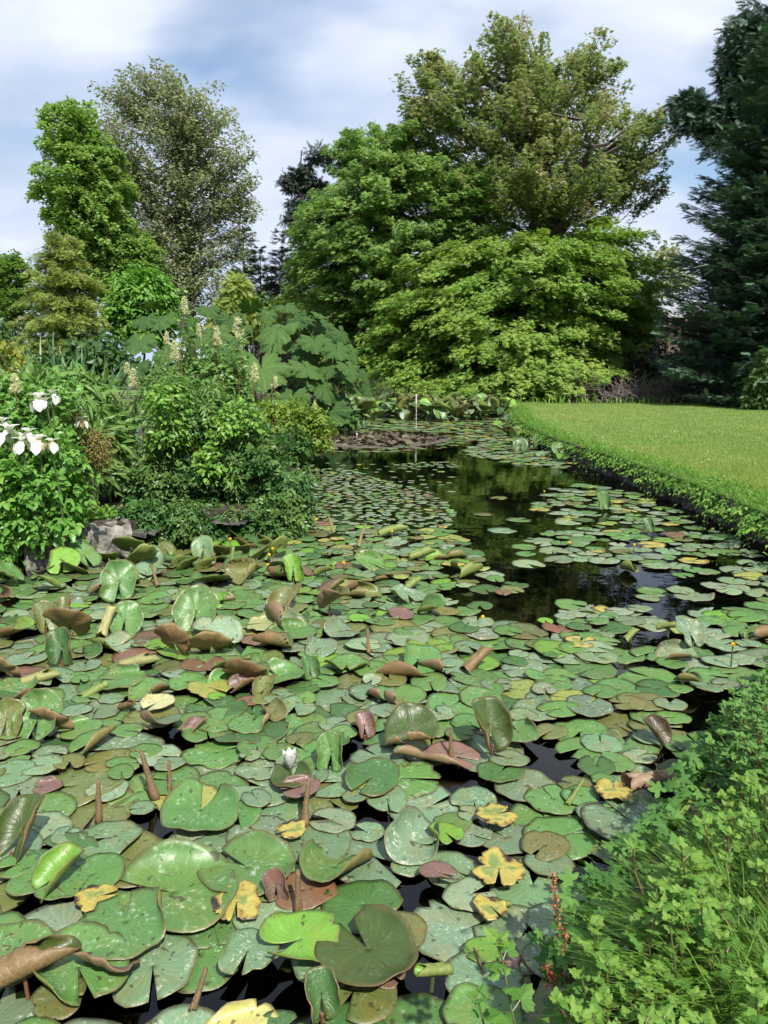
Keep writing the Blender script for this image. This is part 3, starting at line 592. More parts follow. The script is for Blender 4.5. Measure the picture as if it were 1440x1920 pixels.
H(920, 1722, 78, 'torn', 'small yellow leaf beside a bright green furled tube', 'mid green', OLIVEU, 120, mtop=2, name='lily_pad', z=.02)
H(945, 1712, 34, 'roll', 'tiny bright green furled tube on dark water', 'bright green', GREENU, 0, 15)
H(822, 1660, 66, 'fold', 'brown mauve leaf scrap standing up at the rim of a large pad', MAUVE, MAUVE, 160, z=.03)
H(812, 1862, 78, 'roll', 'bright green leaf furled into two tubes at the lower edge', 'bright green', GREENU, 200, 12, z=.04, land='the bright green double tube')
H(930, 1812, 100, 'edge', 'pinkish brown half leaf lying in the water', (.28, .17, .13, .2), PINK, 100, z=-.01)
H(1112, 1738, 50, 'cup', 'grey brown drooping leaf hood near the seed stalks', (.12, .10, .05, .2), (.13, .11, .06, .2), 20, 25)
H(1065, 1518, 62, 'spike', 'pointed green leaf spike leaning over a grey green pad', 'mid green', GREENU, 35, 45)
H(835, 1583, 66, 'edge', 'small round bright green pad with a neat notch', 'bright green', GREENU, 120, name='lily_pad', z=.03, tilt=1, land='the small round bright green pad')
H(465, 1812, 110, 'edge', 'round grey green pad with a brown papery scrap in its middle', 'grey green', GREENU, 80, name='lily_pad', z=.03, land='the round pad with brown scrap')
H(222, 1130, 78, 'fan', 'smooth blue green leaf standing up facing the viewer', 'mid green', GREENU, 95, 62, land='the smooth upright blue green leaf')
H(295, 1105, 50, 'spike', 'short brown stub leaning left behind the upright blue green leaf', SPIKE, SPIKE, 130, 60)
H(205, 1195, 66, 'roll', 'pale yellow leaf edge rolled beside a drooping green blade', (.35, .38, .12, .2), (.42, .44, .18, .2), 75, 50)
H(232, 1195, 74, 'fan', 'drooping green leaf blade beside the pale yellow rolled edge', 'mid green', GREENU, 100, 40)
H(88, 1190, 60, 'cup', 'bronze leaf hood standing at the left of a bronze trio', 'olive green', BRONZE, 120, 65)
H(140, 1200, 86, 'fan', 'broad bronze leaf leaning over with its underside showing', 'olive green', BRONZE, 265, 52)
H(122, 1165, 48, 'cup', 'small bronze leaf tip behind the broad bronze leaf', 'olive green', BRONZE, 60, 70)
H(115, 1255, 72, 'cup', 'tall bronze folded leaf with netted veins near the left side', 'dark green', BRONZE, 85, 74, land='the tall bronze folded leaf')
H(345, 1175, 66, 'roll', 'brown leaf rolled lengthwise along a raised green leaf', 'mid green', BRONZE, 60, 40)
H(362, 1195, 96, 'fan', 'round green leaf raised on edge with a brown rolled side', 'mid green', GREENU, 85, 55, land='the raised leaf with brown side')
H(335, 1235, 76, 'fan', 'bronze fan shaped leaf showing ribbed underside on a green stalk', 'olive green', BRONZE, 250, 62, land='the bronze fan leaf')
H(400, 1232, 86, 'fan', 'domed bronze leaf with a hole and yellow ribs', 'olive green', (.30, .22, .08, .2), 275, 38)
H(435, 1262, 86, 'fan', 'plain green leaf drooping in front of the domed bronze leaf', 'mid green', GREENU, 290, 25)
H(468, 1285, 84, 'fan', 'cupped bronze leaf on a dark stalk over a smaller folded one', 'olive green', BRONZE, 255, 45, land='the cupped bronze leaf')
H(435, 1302, 66, 'cup', 'brown folded leaf lying at the foot of the cupped bronze leaf', MAUVE, BRONZE, 15, 20)
H(485, 1315, 56, 'cup', 'olive leaf cup below the cupped bronze leaf', 'olive green', OLIVEU, 60, 30)
H(520, 1158, 76, 'cup', 'pointed bronze pink leaf leaning right', 'olive green', PINK, 48, 38, land='the pointed bronze pink leaf')
H(617, 1165, 66, 'cup', 'bronze pink leaf bent over on an arched stalk', 'olive green', PINK, 300, 35, z=.09, land='the bent bronze pink leaf')
H(540, 1200, 98, 'edge', 'pinkish leaf with its underside rolled over the top', 'mid green', PINK, -5, z=.03)
H(498, 1182, 74, 'edge', 'pale folded leaf behind the rolled pinkish one', (.3, .33, .14, .2), (.42, .42, .22, .2), 10, z=.03)
H(225, 1292, 94, 'edge', 'pinkish beige leaf rim rolled over flat beside a green curl', 'mid green', PINK, 0, z=.03, land='the pinkish rolled rim')
H(178, 1312, 60, 'roll', 'glossy bright green curl in front of the pinkish rolled rim', 'bright green', GREENU, 45, 18)
H(262, 1265, 82, 'roll', 'pale green leaf rolled into a log', (.22, .27, .07, .2), (.3, .33, .12, .2), 15, 8, z=.03)
H(75, 1288, 76, 'roll', 'pale green leaf rolled like a log near the left edge', (.25, .31, .07, .2), (.32, .36, .12, .2), 20, 10)
H(18, 1275, 76, 'fan', 'bronze leaf with pale mottled face at the left edge', 'olive green', (.32, .24, .12, .2), 240, 50)
H(115, 1378, 80, 'fan', 'beige bronze leaf cupped like a shell', 'mid green', (.32, .21, .12, .2), 240, 48, land='the beige shell leaf')
H(150, 1380, 78, 'edge', 'dull green leaf tucked behind the beige shell leaf', 'mid green', GREENU, 30, z=.02)
H(62, 1395, 100, 'fan', 'tall plain green leaf standing up near the left edge', 'mid green', GREENU, 75, 55, land='the tall plain green leaf')
H(8, 1395, 76, 'fan', 'olive yellow leaf cut by the left edge', 'olive green', OLIVEU, 90, 60)
H(240, 1340, 46, 'roll', 'short brown tube lying by dark water', BRONZE, (.14, .075, .04, .2), 330, 25)
H(296, 1335, 60, 'fold', 'cream coloured leaf scrap bent upward', (.45, .46, .24, .2), (.5, .5, .3, .2), 60, z=.03, land='the cream leaf scrap')
H(350, 1385, 48, 'cup', 'pinkish brown furled leaf lying on a big pad', MAUVE, PINK, 40, 22)
H(472, 1372, 84, 'edge', 'green leaf with a tan rolled front rim', 'mid green', (.34, .26, .13, .2), -100, z=.02, land='the leaf with tan rolled rim')
H(582, 1278, 46, 'cup', 'small brown and green hooded leaf', 'dark green', MAUVE, 100, 65)
H(650, 1262, 84, 'lobes', 'glossy leaf with its edges turned up like a dish', 'mid green', GREENU, 90, z=.03, land='the dish shaped leaf')
H(90, 1490, 50, 'edge', 'dull purple scrap of leaf between two large pads', MAUVE, MAUVE, 10, z=.02)
H(370, 1075, 46, 'spike', 'blunt green stub standing out of the pads near the bank', 'mid green', GREENU, 95, 78)
H(433, 1088, 62, 'spike', 'fat light green furled leaf standing upright', 'bright green', GREENU, 70, 76, land='the fat furled green leaf')
H(550, 1096, 52, 'cup', 'bright green furled leaf opening like a spearhead', 'bright green', GREENU, 95, 72)
H(610, 1086, 50, 'roll', 'shiny green tube slanting down to the right', 'bright green', GREENU, 320, 25)
H(672, 1030, 52, 'spike', 'slanting olive stub among small pads', 'olive green', OLIVEU, 60, 55)
H(625, 1005, 44, 'spike', 'small slanting dark stub beside two bright tubes', 'dark green', OLIVEU, 120, 60)
H(735, 1008, 62, 'roll', 'long bright green furled leaf lying near the channel', 'bright green', GREENU, 15, 12)
H(790, 1050, 62, 'roll', 'green furled leaf at the edge of the dark channel', 'mid green', GREENU, 25, 14)
H(775, 1108, 52, 'roll', 'bright furled leaf by a green leaf bent over', 'bright green', GREENU, 40, 22)
H(765, 1128, 80, 'fold', 'smooth grey green leaf bent over at the channel edge', 'grey green', GREENU, 100, z=.03)
H(748, 1162, 56, 'fold', 'brown crumpled leaf beside a tiny yellow flower', MAUVE, MAUVE, 80, z=.02)
H(690, 1228, 48, 'spike', 'thin dark spike alone amid flat grey pads', (.08, .05, .03, .2), BRONZE, 95, 82)
H(1252, 1195, 48, 'roll', 'bright green furled leaf slanting in the right hand pads', 'bright green', GREENU, 330, 15, z=.03)
H(1182, 1206, 44, 'roll', 'stubby bright green tube over a small dark gap', 'bright green', GREENU, 40, 25)
H(1300, 1235, 66, 'fan', 'dull grey green leaf raised on a stalk above the pads', 'grey green', GREENU, 100, 38, z=.06, land='the raised dull leaf')
H(1130, 958, 34, 'cup', 'single green leaf standing up among the far right pads', 'mid green', GREENU, 90, 78, land='the upright leaf among right pads')
H(1215, 1002, 28, 'cup', 'small dark leaf standing up by the stone wall', 'dark green', GREENU, 90, 65)
for i, (x, y) in enumerate(((62, 1045), (120, 1062), (160, 1050), (35, 1085), (90, 1100), (245, 1035), (265, 1050))):
    H(x, y+18, 62, ('fan', 'edge', 'fold')[i % 3], ('smooth green leaf arching up below the left corner foliage', 'flat shining leaf by the grey edging stone', 'green leaf folded beneath the long pale stone', 'low green leaf at the left edge under the bank', 'pair lobe green leaf tilted in front of the grey stone', 'dark leaf raised against the end of the pale stone', 'bent leaf in shade just off the pale stone')[i], ('mid green', 'bright green', 'mid green')[i % 3], GREENU, 60+40*i, 40, z=.03)
OCC = np.array([(x, y, r*.35) for x, y, r in HEROES])
pal_big = ['mid green', 'grey green', 'pale grey green', 'dark green', 'olive green', 'bright green', 'yellowish green', 'reddish brown']
SEED = []
A1 = [(-500, 2600), (-500, 1560), (-60, 1480), (500, 1480), (760, 1400), (1000, 1370), (1330, 1400), (1250, 1560), (1100, 1780), (985, 1930), (1000, 2600)]
A2 = [(-300, 1480), (-240, 1125), (60, 1082), (240, 1055), (440, 1030), (560, 1060), (640, 1100), (760, 1140), (840, 1165), (1000, 1180), (1050, 1230), (1230, 1300), (1310, 1400), (1000, 1380), (760, 1420), (500, 1500)]
LB = [(530, 1000), (560, 965), (620, 985), (700, 990), (850, 995), (885, 1040), (935, 1080), (985, 1108), (840, 1160), (640, 1100), (440, 1030)]
D1 = [(1000, 950), (1035, 918), (1110, 908), (1200, 928), (1310, 978), (1440, 1048), (1500, 1090), (1440, 1140), (1265, 1112), (1130, 1062), (1010, 1052), (965, 1030), (1060, 990)]
D2 = [(1060, 1140), (1180, 1120), (1240, 1190), (1440, 1130), (1480, 1200), (1400, 1290), (1260, 1310), (1050, 1240), (1000, 1185)]
Cc = [(560, 985), (556, 930), (575, 880), (640, 878), (720, 900), (810, 925), (850, 960), (845, 990), (700, 992), (620, 988)]
region(A1, 1500, .12, .19, .50, pal_big, [30, 34, 16, 8, 7, 3, 2, 2], SEED)
region(A1, 900, .07, .12, .55, pal_big, [30, 30, 12, 10, 10, 5, 3, 3], SEED)
region(A2, 3000, .12, .19, .47, pal_big, [36, 24, 12, 12, 8, 4, 2, 2], SEED)
region(A2, 1200, .07, .12, .55, pal_big, [30, 24, 12, 10, 10, 6, 3, 3], SEED)
region(LB, 1100, .09, .16, .58, pal_big, [30, 14, 10, 10, 18, 10, 12, 2], SEED)
region(D2, 700, .11, .17, .54, pal_big, [28, 26, 20, 4, 8, 4, 10, 2], SEED)
region(D1, 700, .10, .16, .66, pal_big, [26, 26, 22, 4, 6, 4, 10, 1], SEED)
region(Cc, 2200, .05, .08, .92, pal_big, [20, 30, 40, 2, 4, 4, 6, 4], SEED)
region([(560, 880), (575, 850), (700, 870), (860, 880), (850, 925), (720, 905)], 90, .05, .075, 1.6, pal_big, [20, 30, 40, 2, 4, 4, 6, 2], SEED)
region([(735, 868), (860, 866), (860, 876), (740, 880)], 60, .05, .08, 1., pal_big, [20, 30, 40, 2, 4, 4, 6, 2], SEED)
region([(560, 834), (600, 815), (720, 810), (850, 814), (890, 826), (820, 843), (700, 850), (600, 846)], 260, .09, .16, .8, pal_big, [24, 10, 6, 14, 22, 2, 6, 16], SEED)
region([(860, 852), (920, 822), (985, 835), (1095, 868), (1060, 880), (950, 868)], 420, .12, .19, .6, pal_big, [24, 20, 20, 4, 10, 4, 14, 2], SEED)
region([(590, 838), (650, 780), (700, 770), (950, 770), (965, 800), (1000, 832), (900, 830), (830, 812), (700, 806)], 1500, .13, .2, .55, pal_big, [26, 12, 14, 8, 16, 8, 12, 2], SEED)
for x, y, r, c in ((972, 975, .17, 'mid green'), (942, 995, .17, 'grey green'), (935, 934, .13, 'olive green'), (905, 965, .12, 'olive green'), (990, 1058, .16, 'pale grey green'), (1300, 1118, .16, 'grey green'), (1225, 1110, .13, 'mid green'), (1330, 1150, .16, 'pale grey green'), (1180, 1075, .11, 'yellowish green'), (1215, 1122, .1, 'grey green'), (1130, 1150, .14, 'yellowish green'), (1090, 1012, .15, 'mid green')):
    p = at(x, y); SEED.append((p[0], p[1], r, c))
# stacking height: a leaf lies on those placed before it
SEED.sort(key=lambda s: -s[2]*rnd.uniform(.8, 1.2))
flat = []; zs = np.zeros(len(SEED)); sx = np.array([s[0] for s in SEED]); sy = np.array([s[1] for s in SEED]); sr = np.array([s[2] for s in SEED])
for i, (x, y, r, c) in enumerate(SEED):
    d = np.hypot(sx[:i]-x, sy[:i]-y); k = d < (sr[:i]+r)*.95
    zs[i] = min(.045, (zs[:i][k].max()+.0075) if k.any() else rnd.uniform(.0035, .006))
vis = []
for i, (x, y, r, c) in enumerate(SEED):
    P = np.array([x, y, 0]); u, v = proj(P); dd = np.linalg.norm(P-CAM); a = math.pi*r*r*(F/dd)**2*CAMZ/dd
    inside = 0 < u < 1440 and v < 1990
    vis.append(a if inside else 0)
order = np.argsort(vis)[::-1]; SOLO = set(order[:230].tolist()); LAST = {}
LANDMARKS.append(('the white water lily flower', *at(545, 1470)[:2]))
ORD = ['', 'second ', 'third ', 'fourth ', 'fifth ', 'sixth ', 'seventh ', 'eighth ', 'ninth ', 'tenth ', 'eleventh ', 'twelfth ']
lmx = np.array([l[1] for l in LANDMARKS]); lmy = np.array([l[2] for l in LANDMARKS])
def sector(dx, dy): return ('right of' if dx > 0 else 'left of') if abs(dx) > abs(dy) else ('behind' if dy > 0 else 'before')
keys = {}
CURL = set()
for i, (x, y, r, c) in enumerate(SEED):
    if vis[i] > 0 and y < 9 and y < 7.5 and math.hypot(x-at(545, 1470)[0], y-at(545, 1470)[1]) > .55 and rnd.random() < (.15 if x < .22*y-.6 and y > 3.4 else .02 if y < 3.4 else .03): CURL.add(i); SOLO.add(i)
info = []
for i, (x, y, r, c) in enumerate(SEED):
    j = int(np.argmin((lmx-x)**2+(lmy-y)**2)); sct = sector(x-lmx[j], y-lmy[j]); dist = math.hypot(x-lmx[j], y-lmy[j]); info.append((j, sct, dist)); keys.setdefault((j, sct, c, i in CURL), []).append((dist, i))
rank = {}
for k, v in keys.items():
    for n, (d, i) in enumerate(sorted(v)): rank[i] = n
mass = MB()
for i, (x, y, r, c) in enumerate(SEED):
    if vis[i] == 0 and y < 1.4: pass
    big = i in SOLO; d = math.hypot(x, y)
    nr, nt = (7, 40) if big and d < 5 else (5, 26) if d < 9 else (3, 14)
    far = d > 12
    ragged = .03 if c in ('yellowish green',) and not far else (.012 if rnd.random() < .3 else 0)
    V, q, lp = padshape(r, nr, nt, (.028 if d < 7 else .02) if not far else .005, ragged, notch=rnd.choice((.06, .1, .18, .3)), oval=rnd.uniform(1.0, 1.2))
    state = ''; tilt_ = rnd.uniform(0, .03)
    if i in CURL:
        u0 = rnd.uniform(0, 6.28); V = curl(V, u0, r*rnd.uniform(-.1, .35), r*rnd.uniform(.28, .6)); tilt_ = rnd.uniform(.05, .45)
        if rnd.random() < .5: V = curl(V, u0+rnd.uniform(2.2, 3.6), r*rnd.uniform(.0, .4), r*rnd.uniform(.25, .6))
        state = ' c'
    elif not far and rnd.random() < (.30 if d < 8 else .12):
        V = curl(V, rnd.uniform(0, 6.28), r*rnd.uniform(.62, .82), r*rnd.uniform(.35, .9)); state = ' with an upturned edge'
    T = rot(rnd.uniform(0, 6.28), tilt_, rnd.uniform(-.02, .02))
    col, film = GREENS[c]; col = jit(col, .16); film *= rnd.uniform(.2, 1.15)
    sub = (not far) and c in ('olive green', 'reddish brown') and rnd.random() < .25 and zs[i] < .01
    z = -.02 if sub else zs[i]
    if i in CURL: z = max(zs[i], .012)+r*math.sin(tilt_)*.8; sub = False
    und = rnd.choice((BRONZE, GREENU, OLIVEU, PINK)) if state else OLIVEU
    mt = 2 if (c == 'yellowish green' and rnd.random() < .35) else 0
    if big:
        mb = MB(); pad_into(mb, V, q, lp, (*col, film), und, (T, np.zeros(3)), mt, .002); o = mb.build('lily_pad', PADM, smooth=True); o.location = (x, y, z)
        j, sct, dist = info[i]; cname = ('curled ' if i in CURL else '')+('yellowing' if mt == 2 else c)
        rk = ORD[rank[i]] if rank[i] < len(ORD) else 'next '
        lab = f"{cname} lily pad, {rk}nearest such {sct} {LANDMARKS[j][0]}"
        tag(o, lab, 'lily pad', 'flat lily pads floating on the pond')
    else:
        pad_into(mass, V, q, lp, (*col, film), und, (T, np.array([x, y, z])), mt, .002)
tag(mass.build('lily_pad_carpet', PADM, smooth=True), kind='stuff')
# far mound of raised leaves at the end of the pond and along its sides
mass = MB()
def raised_mass(poly, n, rlo, rhi, hlo, hhi):
    for p in rand_in(poly_at(poly), n):
        r = rnd.uniform(rlo, rhi); V, q, lp = padshape(r, 4, 16, .04); V = curl(V, math.pi/2, r*.15, r*rnd.uniform(.6, 2)); V = curl(V, -math.pi/2, r*.2, r*rnd.uniform(.6, 2)); V[:, 0] += r*.5
        c = rnd.choices(['mid green', 'grey green', 'bright green', 'dark green', 'olive green'], [34, 20, 18, 18, 10])[0]
        T = rot(rnd.uniform(0, 6.28), R_(rnd.uniform(5, 70))); h = rnd.uniform(hlo, hhi)
        pad_into(mass, V, q, lp, (*jit(GREENS[c][0]), .2), rnd.choice((GREENU, GREENU, GREENU, OLIVEU)), (T, np.array([*p, h])), 0, .003)
raised_mass([(640, 796), (660, 772), (700, 767), (950, 768), (962, 782), (900, 790), (800, 792), (720, 788)], 520, .2, .32, .03, .5)
raised_mass([(930, 800), (975, 790), (985, 815), (1040, 845), (1085, 868), (1040, 866), (960, 848)], 60, .12, .2, .02, .16)
raised_mass([(590, 835), (640, 800), (700, 796), (690, 806), (620, 828)], 26, .12, .18, .02, .12)
raised_mass([(60, 1085), (240, 1050), (430, 1022), (520, 1005), (560, 1060), (440, 1090), (240, 1100)], 45, .08, .14, .01, .06)
tag(mass.build('raised_lily_leaf_mass', PADM, smooth=True), kind='stuff')

# ---------------------------------------------------------------- flowers on the water
def white_lily(px, py, w):
    P = at(px, py); R = w*mpp(P)*.62; root = thing('water_lily', 'white water lily flower opening above its dark cupped leaf', 'flower', tuple(P+np.array([0, 0, .09])))
    mb = MB()
    T = fan_leaf([(0, .08), (.3, .24), (.65, .26), (1, .0)], .5, -.25)
    for ring, (n, tl, s) in enumerate(((7, .95, 1.25), (7, 1.15, 1.15), (5, 1.35, .95))):
        a = np.arange(n)*2*math.pi/n+ring*.4+rng.normal(0, .08, n); xd = np.column_stack([np.cos(a)*math.cos(tl), np.sin(a)*math.cos(tl), np.full(n, math.sin(tl))])
        nd = np.column_stack([-np.cos(a)*math.sin(tl), -np.sin(a)*math.sin(tl), np.full(n, math.cos(tl))]); stamp(mb, T, np.column_stack([np.cos(a), np.sin(a), 0*a])*R*.12, xd, nd, R*s)
    mb.build('petals', M['white'], root, smooth=True)
    mb = MB(); blades(mb, np.zeros((24, 3))+[0, 0, .01], R*.7, rng.random(24)*6.28, .5, R*.12, 2); mb.build('stamens', M['yellow'], root)
    mb = MB(); T2 = fan_leaf([(0, .08), (.4, .2), (1, .0)], .5, -.1); a = np.arange(4)*1.57+.3; stamp(mb, T2, np.zeros((4, 3)), np.column_stack([np.cos(a), np.sin(a), 1.0+0*a]), np.column_stack([-np.cos(a), -np.sin(a), .6+0*a]), R*1.2); mb.build('sepals', M['stem'], root)
    mb = MB(); tube(mb, curve((0, 0, 0), (.03, .05, -.4), 0, 4), .006); mb.build('stalk', M['stem'], root)
white_lily(545, 1472, 44)
def brandy_flower(px, py, label, h=.1, s=.022):
    P = at(px, py); root = thing('yellow_water_lily', label, 'flower', tuple(P), 'small yellow pond flowers')
    mb = MB(); n = 6; a = np.arange(n)*2*math.pi/n; T = fan_leaf([(0, .2), (.4, .5), (.8, .45), (1, .15)], .5, -.6); stamp(mb, T, np.tile([[0, 0, h]], (n, 1)), np.column_stack([np.cos(a), np.sin(a), .9+0*a]), np.column_stack([-np.cos(a)*.9, -np.sin(a)*.9, 1+0*a]), s); mb.build('petals', M['yellow'], root, smooth=True)
    mb = MB(); tube(mb, curve((rnd.uniform(-.03, .03), .02, -.3), (0, 0, h), 0, 4), .005); mb.build('stalk', M['stem'], root)
for px, py, l, h in ((503, 1082, 'lower yellow flower of the close pair beside the fat furled leaf', .10), (506, 1068, 'upper yellow flower of the close pair beside the fat furled leaf', .13), (512, 1050, 'lone yellow flower just above the close pair', .1), (433, 1050, 'yellow flower on top of the fat furled green leaf', .2), (645, 1078, 'drooping yellow bud on a bent stalk near the dark channel', .1), (485, 985, 'yellow flower at the foot of the border shrub', .1), (1370, 1258, 'yellow flower on a tall stalk above pads by the shrub', .16), (1188, 1042, 'yellow flower floating amid the right hand pads', .1), (1067, 1038, 'yellow flower beside open dark water in the right hand pads', .1), (1020, 936, 'tiny yellow flower at the far tip of the right hand pads', .1), (572, 832, 'tiny yellow flower at the bank end of the brown leaf island', .1), (877, 812, 'yellow flower on the far pads right of the white post', .12), (840, 800, 'yellow flower in the far raised leaves near the white post', .14), (962, 822, 'yellow flower by the far end of the lawn wall', .12), (875, 832, 'yellow flower in front of the far pads', .12), (735, 1012, 'yellow flower near the long furled leaf', .08), (905, 1168, 'crumpled yellow flower at the end of the dark channel', .03)):
    brandy_flower(px, py, l, h, .026 if py > 900 else .04)

# ---------------------------------------------------------------- island of dead lily leaves, white post
def dead_island():
    pts = [(578, 828), (620, 820), (720, 816), (820, 818), (846, 824), (800, 834), (720, 840), (640, 838)]; W_ = poly_at(pts); c = W_.mean(0)
    root = thing('dead_leaf_mat', 'low floating island of brown dead lily leaves in mid pond', 'leaf mat', (c[0], c[1], 0))
    line = smooth_line(np.vstack([W_, W_[:1]]), 5)[:-1]-c; n = len(line); mb = MB(); V = [[0, 0, .05]]
    for f, z in ((.5, .05), (.85, .03), (1., .006), (1.02, -.05)): V += [[p[0]*f, p[1]*f, z+rnd.uniform(-.01, .01)] for p in line]
    i = np.arange(n); fs = [np.stack([0*i, 1+i, 1+(i+1) % n], -1)]; q = np.vstack([np.stack([1+k*n+i, 1+(k+1)*n+i, 1+(k+1)*n+(i+1) % n, 1+k*n+(i+1) % n], -1) for k in range(3)])
    mb.add(np.array(V), fs+[q]); mb.build('mat', M['matbrown'], root)
    mb = MB(); P = rand_in(W_, 700)-c; P *= .93; n = len(P); T = fan_leaf([(0, .1), (.25, .42), (.6, .46), (.9, .3), (1, .05)], .35, .3)
    stamp(mb, T, np.column_stack([P, rng.uniform(.01, .07, n)*np.clip(1.3-np.abs(P[:, 0])/1.4, .25, 1)]), rng.normal(0, 1, (n, 3))*[1, 1, .15], np.column_stack([rng.normal(0, .4, (n, 2)), np.ones(n)]), rng.uniform(.14, .25, n)); tag(mb.build('dead_leaves', M['deadleaf'], root), kind='stuff')
dead_island()
def post(px, y0, y1, w, label):
    P = at(px, y0); k = mpp(P); mb = MB(); root = thing('marker_post', label, 'post', tuple(P)); h = (y0-y1)*k
    tube(mb, [(0, 0, -.6), (0.005, 0, h*.5), (0, 0, h*.72)], w*k*.28, 8); mb.build('rod', M['post'], root)
    mb = MB(); tube(mb, [(0, 0, h*.7), (0, 0, h*.72), (0, 0, h*.98), (0, 0, h)], [w*k*.3, w*k*.5, w*k*.5, w*k*.3], 8); mb.build('cap', M['white'], root)
post(780, 803, 740, 2.8, 'thin white marker post standing in the far lily pads')
post(669, 826, 812, 3, 'short pale stick rising from the brown leaf island')

# ---------------------------------------------------------------- trees and shrubs
def blobs_px(bl, Y0):
    out = []
    for b in bl:
        px, py, rx, ry = b[:4]; Y = Y0+(b[4] if len(b) > 4 else 0); P = dep(px, py, Y); k = mpp(P); rd = b[5] if len(b) > 5 else (rx+ry)*.5*k
        out.append((P, np.array([rx*k, rd, ry*k]), b[6] if len(b) > 6 else 1.0))
    return out
def sprays(c, r, n, shell=.5):
    d = unit(rng.normal(0, 1, (n, 3))); f = (rng.random(n)*(1-shell)+shell)**.6; return c+d*f[:, None]*r, d
def plant(name, label, cat, base, blobs, mat, tmpl=T_DIA, size=.2, per=50, sr=.8, n_sp=30, trunk=.25, bark='bark', flat=.25, droop=.25, up=.9, tan=.25, stems=1, branch=.35, shell=.45, group=None, kind_parts=('trunk', 'crown'), sizevar=.35, top=None, second=None, clearh=None, ground_z=BANK, lay=0.):
    """trunk or stems rising to leafy masses; each mass is many flat leaf sprays with gaps between"""
    base = np.asarray(base, float); root = thing(name, label, cat, tuple(base), group); tb = MB(); cb = MB()
    cen = np.array([b[0] for b in blobs]); topz = max(b[0][2]+b[1][2]*.55 for b in blobs); mid = cen.mean(0)
    if stems == 1:
        tp = np.array([mid[0]*.7+base[0]*.3, mid[1]*.7+base[1]*.3, topz]) if top is None else np.asarray(top, float)
        tr = curve(base-[0, 0, .3], tp, 0, 9, .012); rad = trunk*np.linspace(1, .12, 9)**.8; rad[0] *= 1.25; tube(tb, tr-base, rad, 9)
    for (c, r, dn) in blobs:
        area = (r[0]*r[2]+r[0]*r[1]+r[1]*r[2])/3; n = max(3, int(n_sp*dn*area/(sr*sr*3)))
        P, d = sprays(c, r, n, shell)
        if lay: P[:, 2] = c[2]+np.round((P[:, 2]-c[2])/lay)*lay+rng.normal(0, lay*.13, n)
        P[:, 2] = np.maximum(P[:, 2], ground_z+.05)
        if stems == 1:
            k = np.clip(np.searchsorted(tr[:, 2], c[2]-.45*abs(np.hypot(*(c-tp)[:2])))-1, 1, 7); s0 = tr[k]
            limb = curve(s0, c, .06, 6, .03); lr = max(rad[k]*.55, trunk*.1)*np.linspace(1, .35, 6); tube(tb, limb-base, lr, 6)
            hub = limb[3:]; hr = trunk*.1
        else:
            hub = base+np.column_stack([rng.normal(0, .3, (4, 2))*r[:2], np.zeros(4)]); hr = trunk
        sel = rng.random(n) < branch
        for p in P[sel]:
            h = hub[rng.integers(len(hub))]; tube(tb, curve(h, p, .05 if stems == 1 else 0, 5, .04)-base, hr*np.linspace(1, .25, 5), 4)
        m = per; cc = np.repeat(P, m, 0); dd = np.repeat(d, m, 0); N_ = len(cc)
        nrm = unit(np.column_stack([d[:, 0]*tan, d[:, 1]*tan, np.full(n, up)])+rng.normal(0, .18, (n, 3))); nn = np.repeat(nrm, m, 0)
        a = rng.random(N_)*2*math.pi; q = np.sqrt(rng.random(N_)); srv = np.repeat(sr*rng.uniform(.6, 1.25, n), m)
        e1 = unit(np.cross(nn, np.array([.3, .9, .1]))); e2 = np.cross(nn, e1); off = (e1*np.cos(a)[:, None]+e2*np.sin(a)[:, None])*(q*srv)[:, None]
        pos = cc+off+nn*(rng.normal(0, 1, N_)*flat*srv)[:, None]; pos[:, 2] -= droop*srv*q*q
        pos[:, 2] = np.maximum(pos[:, 2], ground_z+.02)
        xd = off+rng.normal(0, .5, (N_, 3))*srv[:, None]; xd[:, 2] -= .35*srv
        ln = nn+rng.normal(0, .42, (N_, 3))
        tone = np.clip(np.repeat(rng.random(n), m)*.5+rng.random(N_)*.5, 0, 1)
        stamp(cb, tmpl, pos-base, xd, ln, size*rng.uniform(1-sizevar, 1+sizevar, N_), 0, tone)
    if tb.n: tb.build(kind_parts[0], M[bark], root)
    cb.build(kind_parts[1], [mat] if second is None else [mat, second], root)
    return root
def gb(px, Y, z=BANK): p = dep(px, 700, Y); return (p[0], p[1], z)

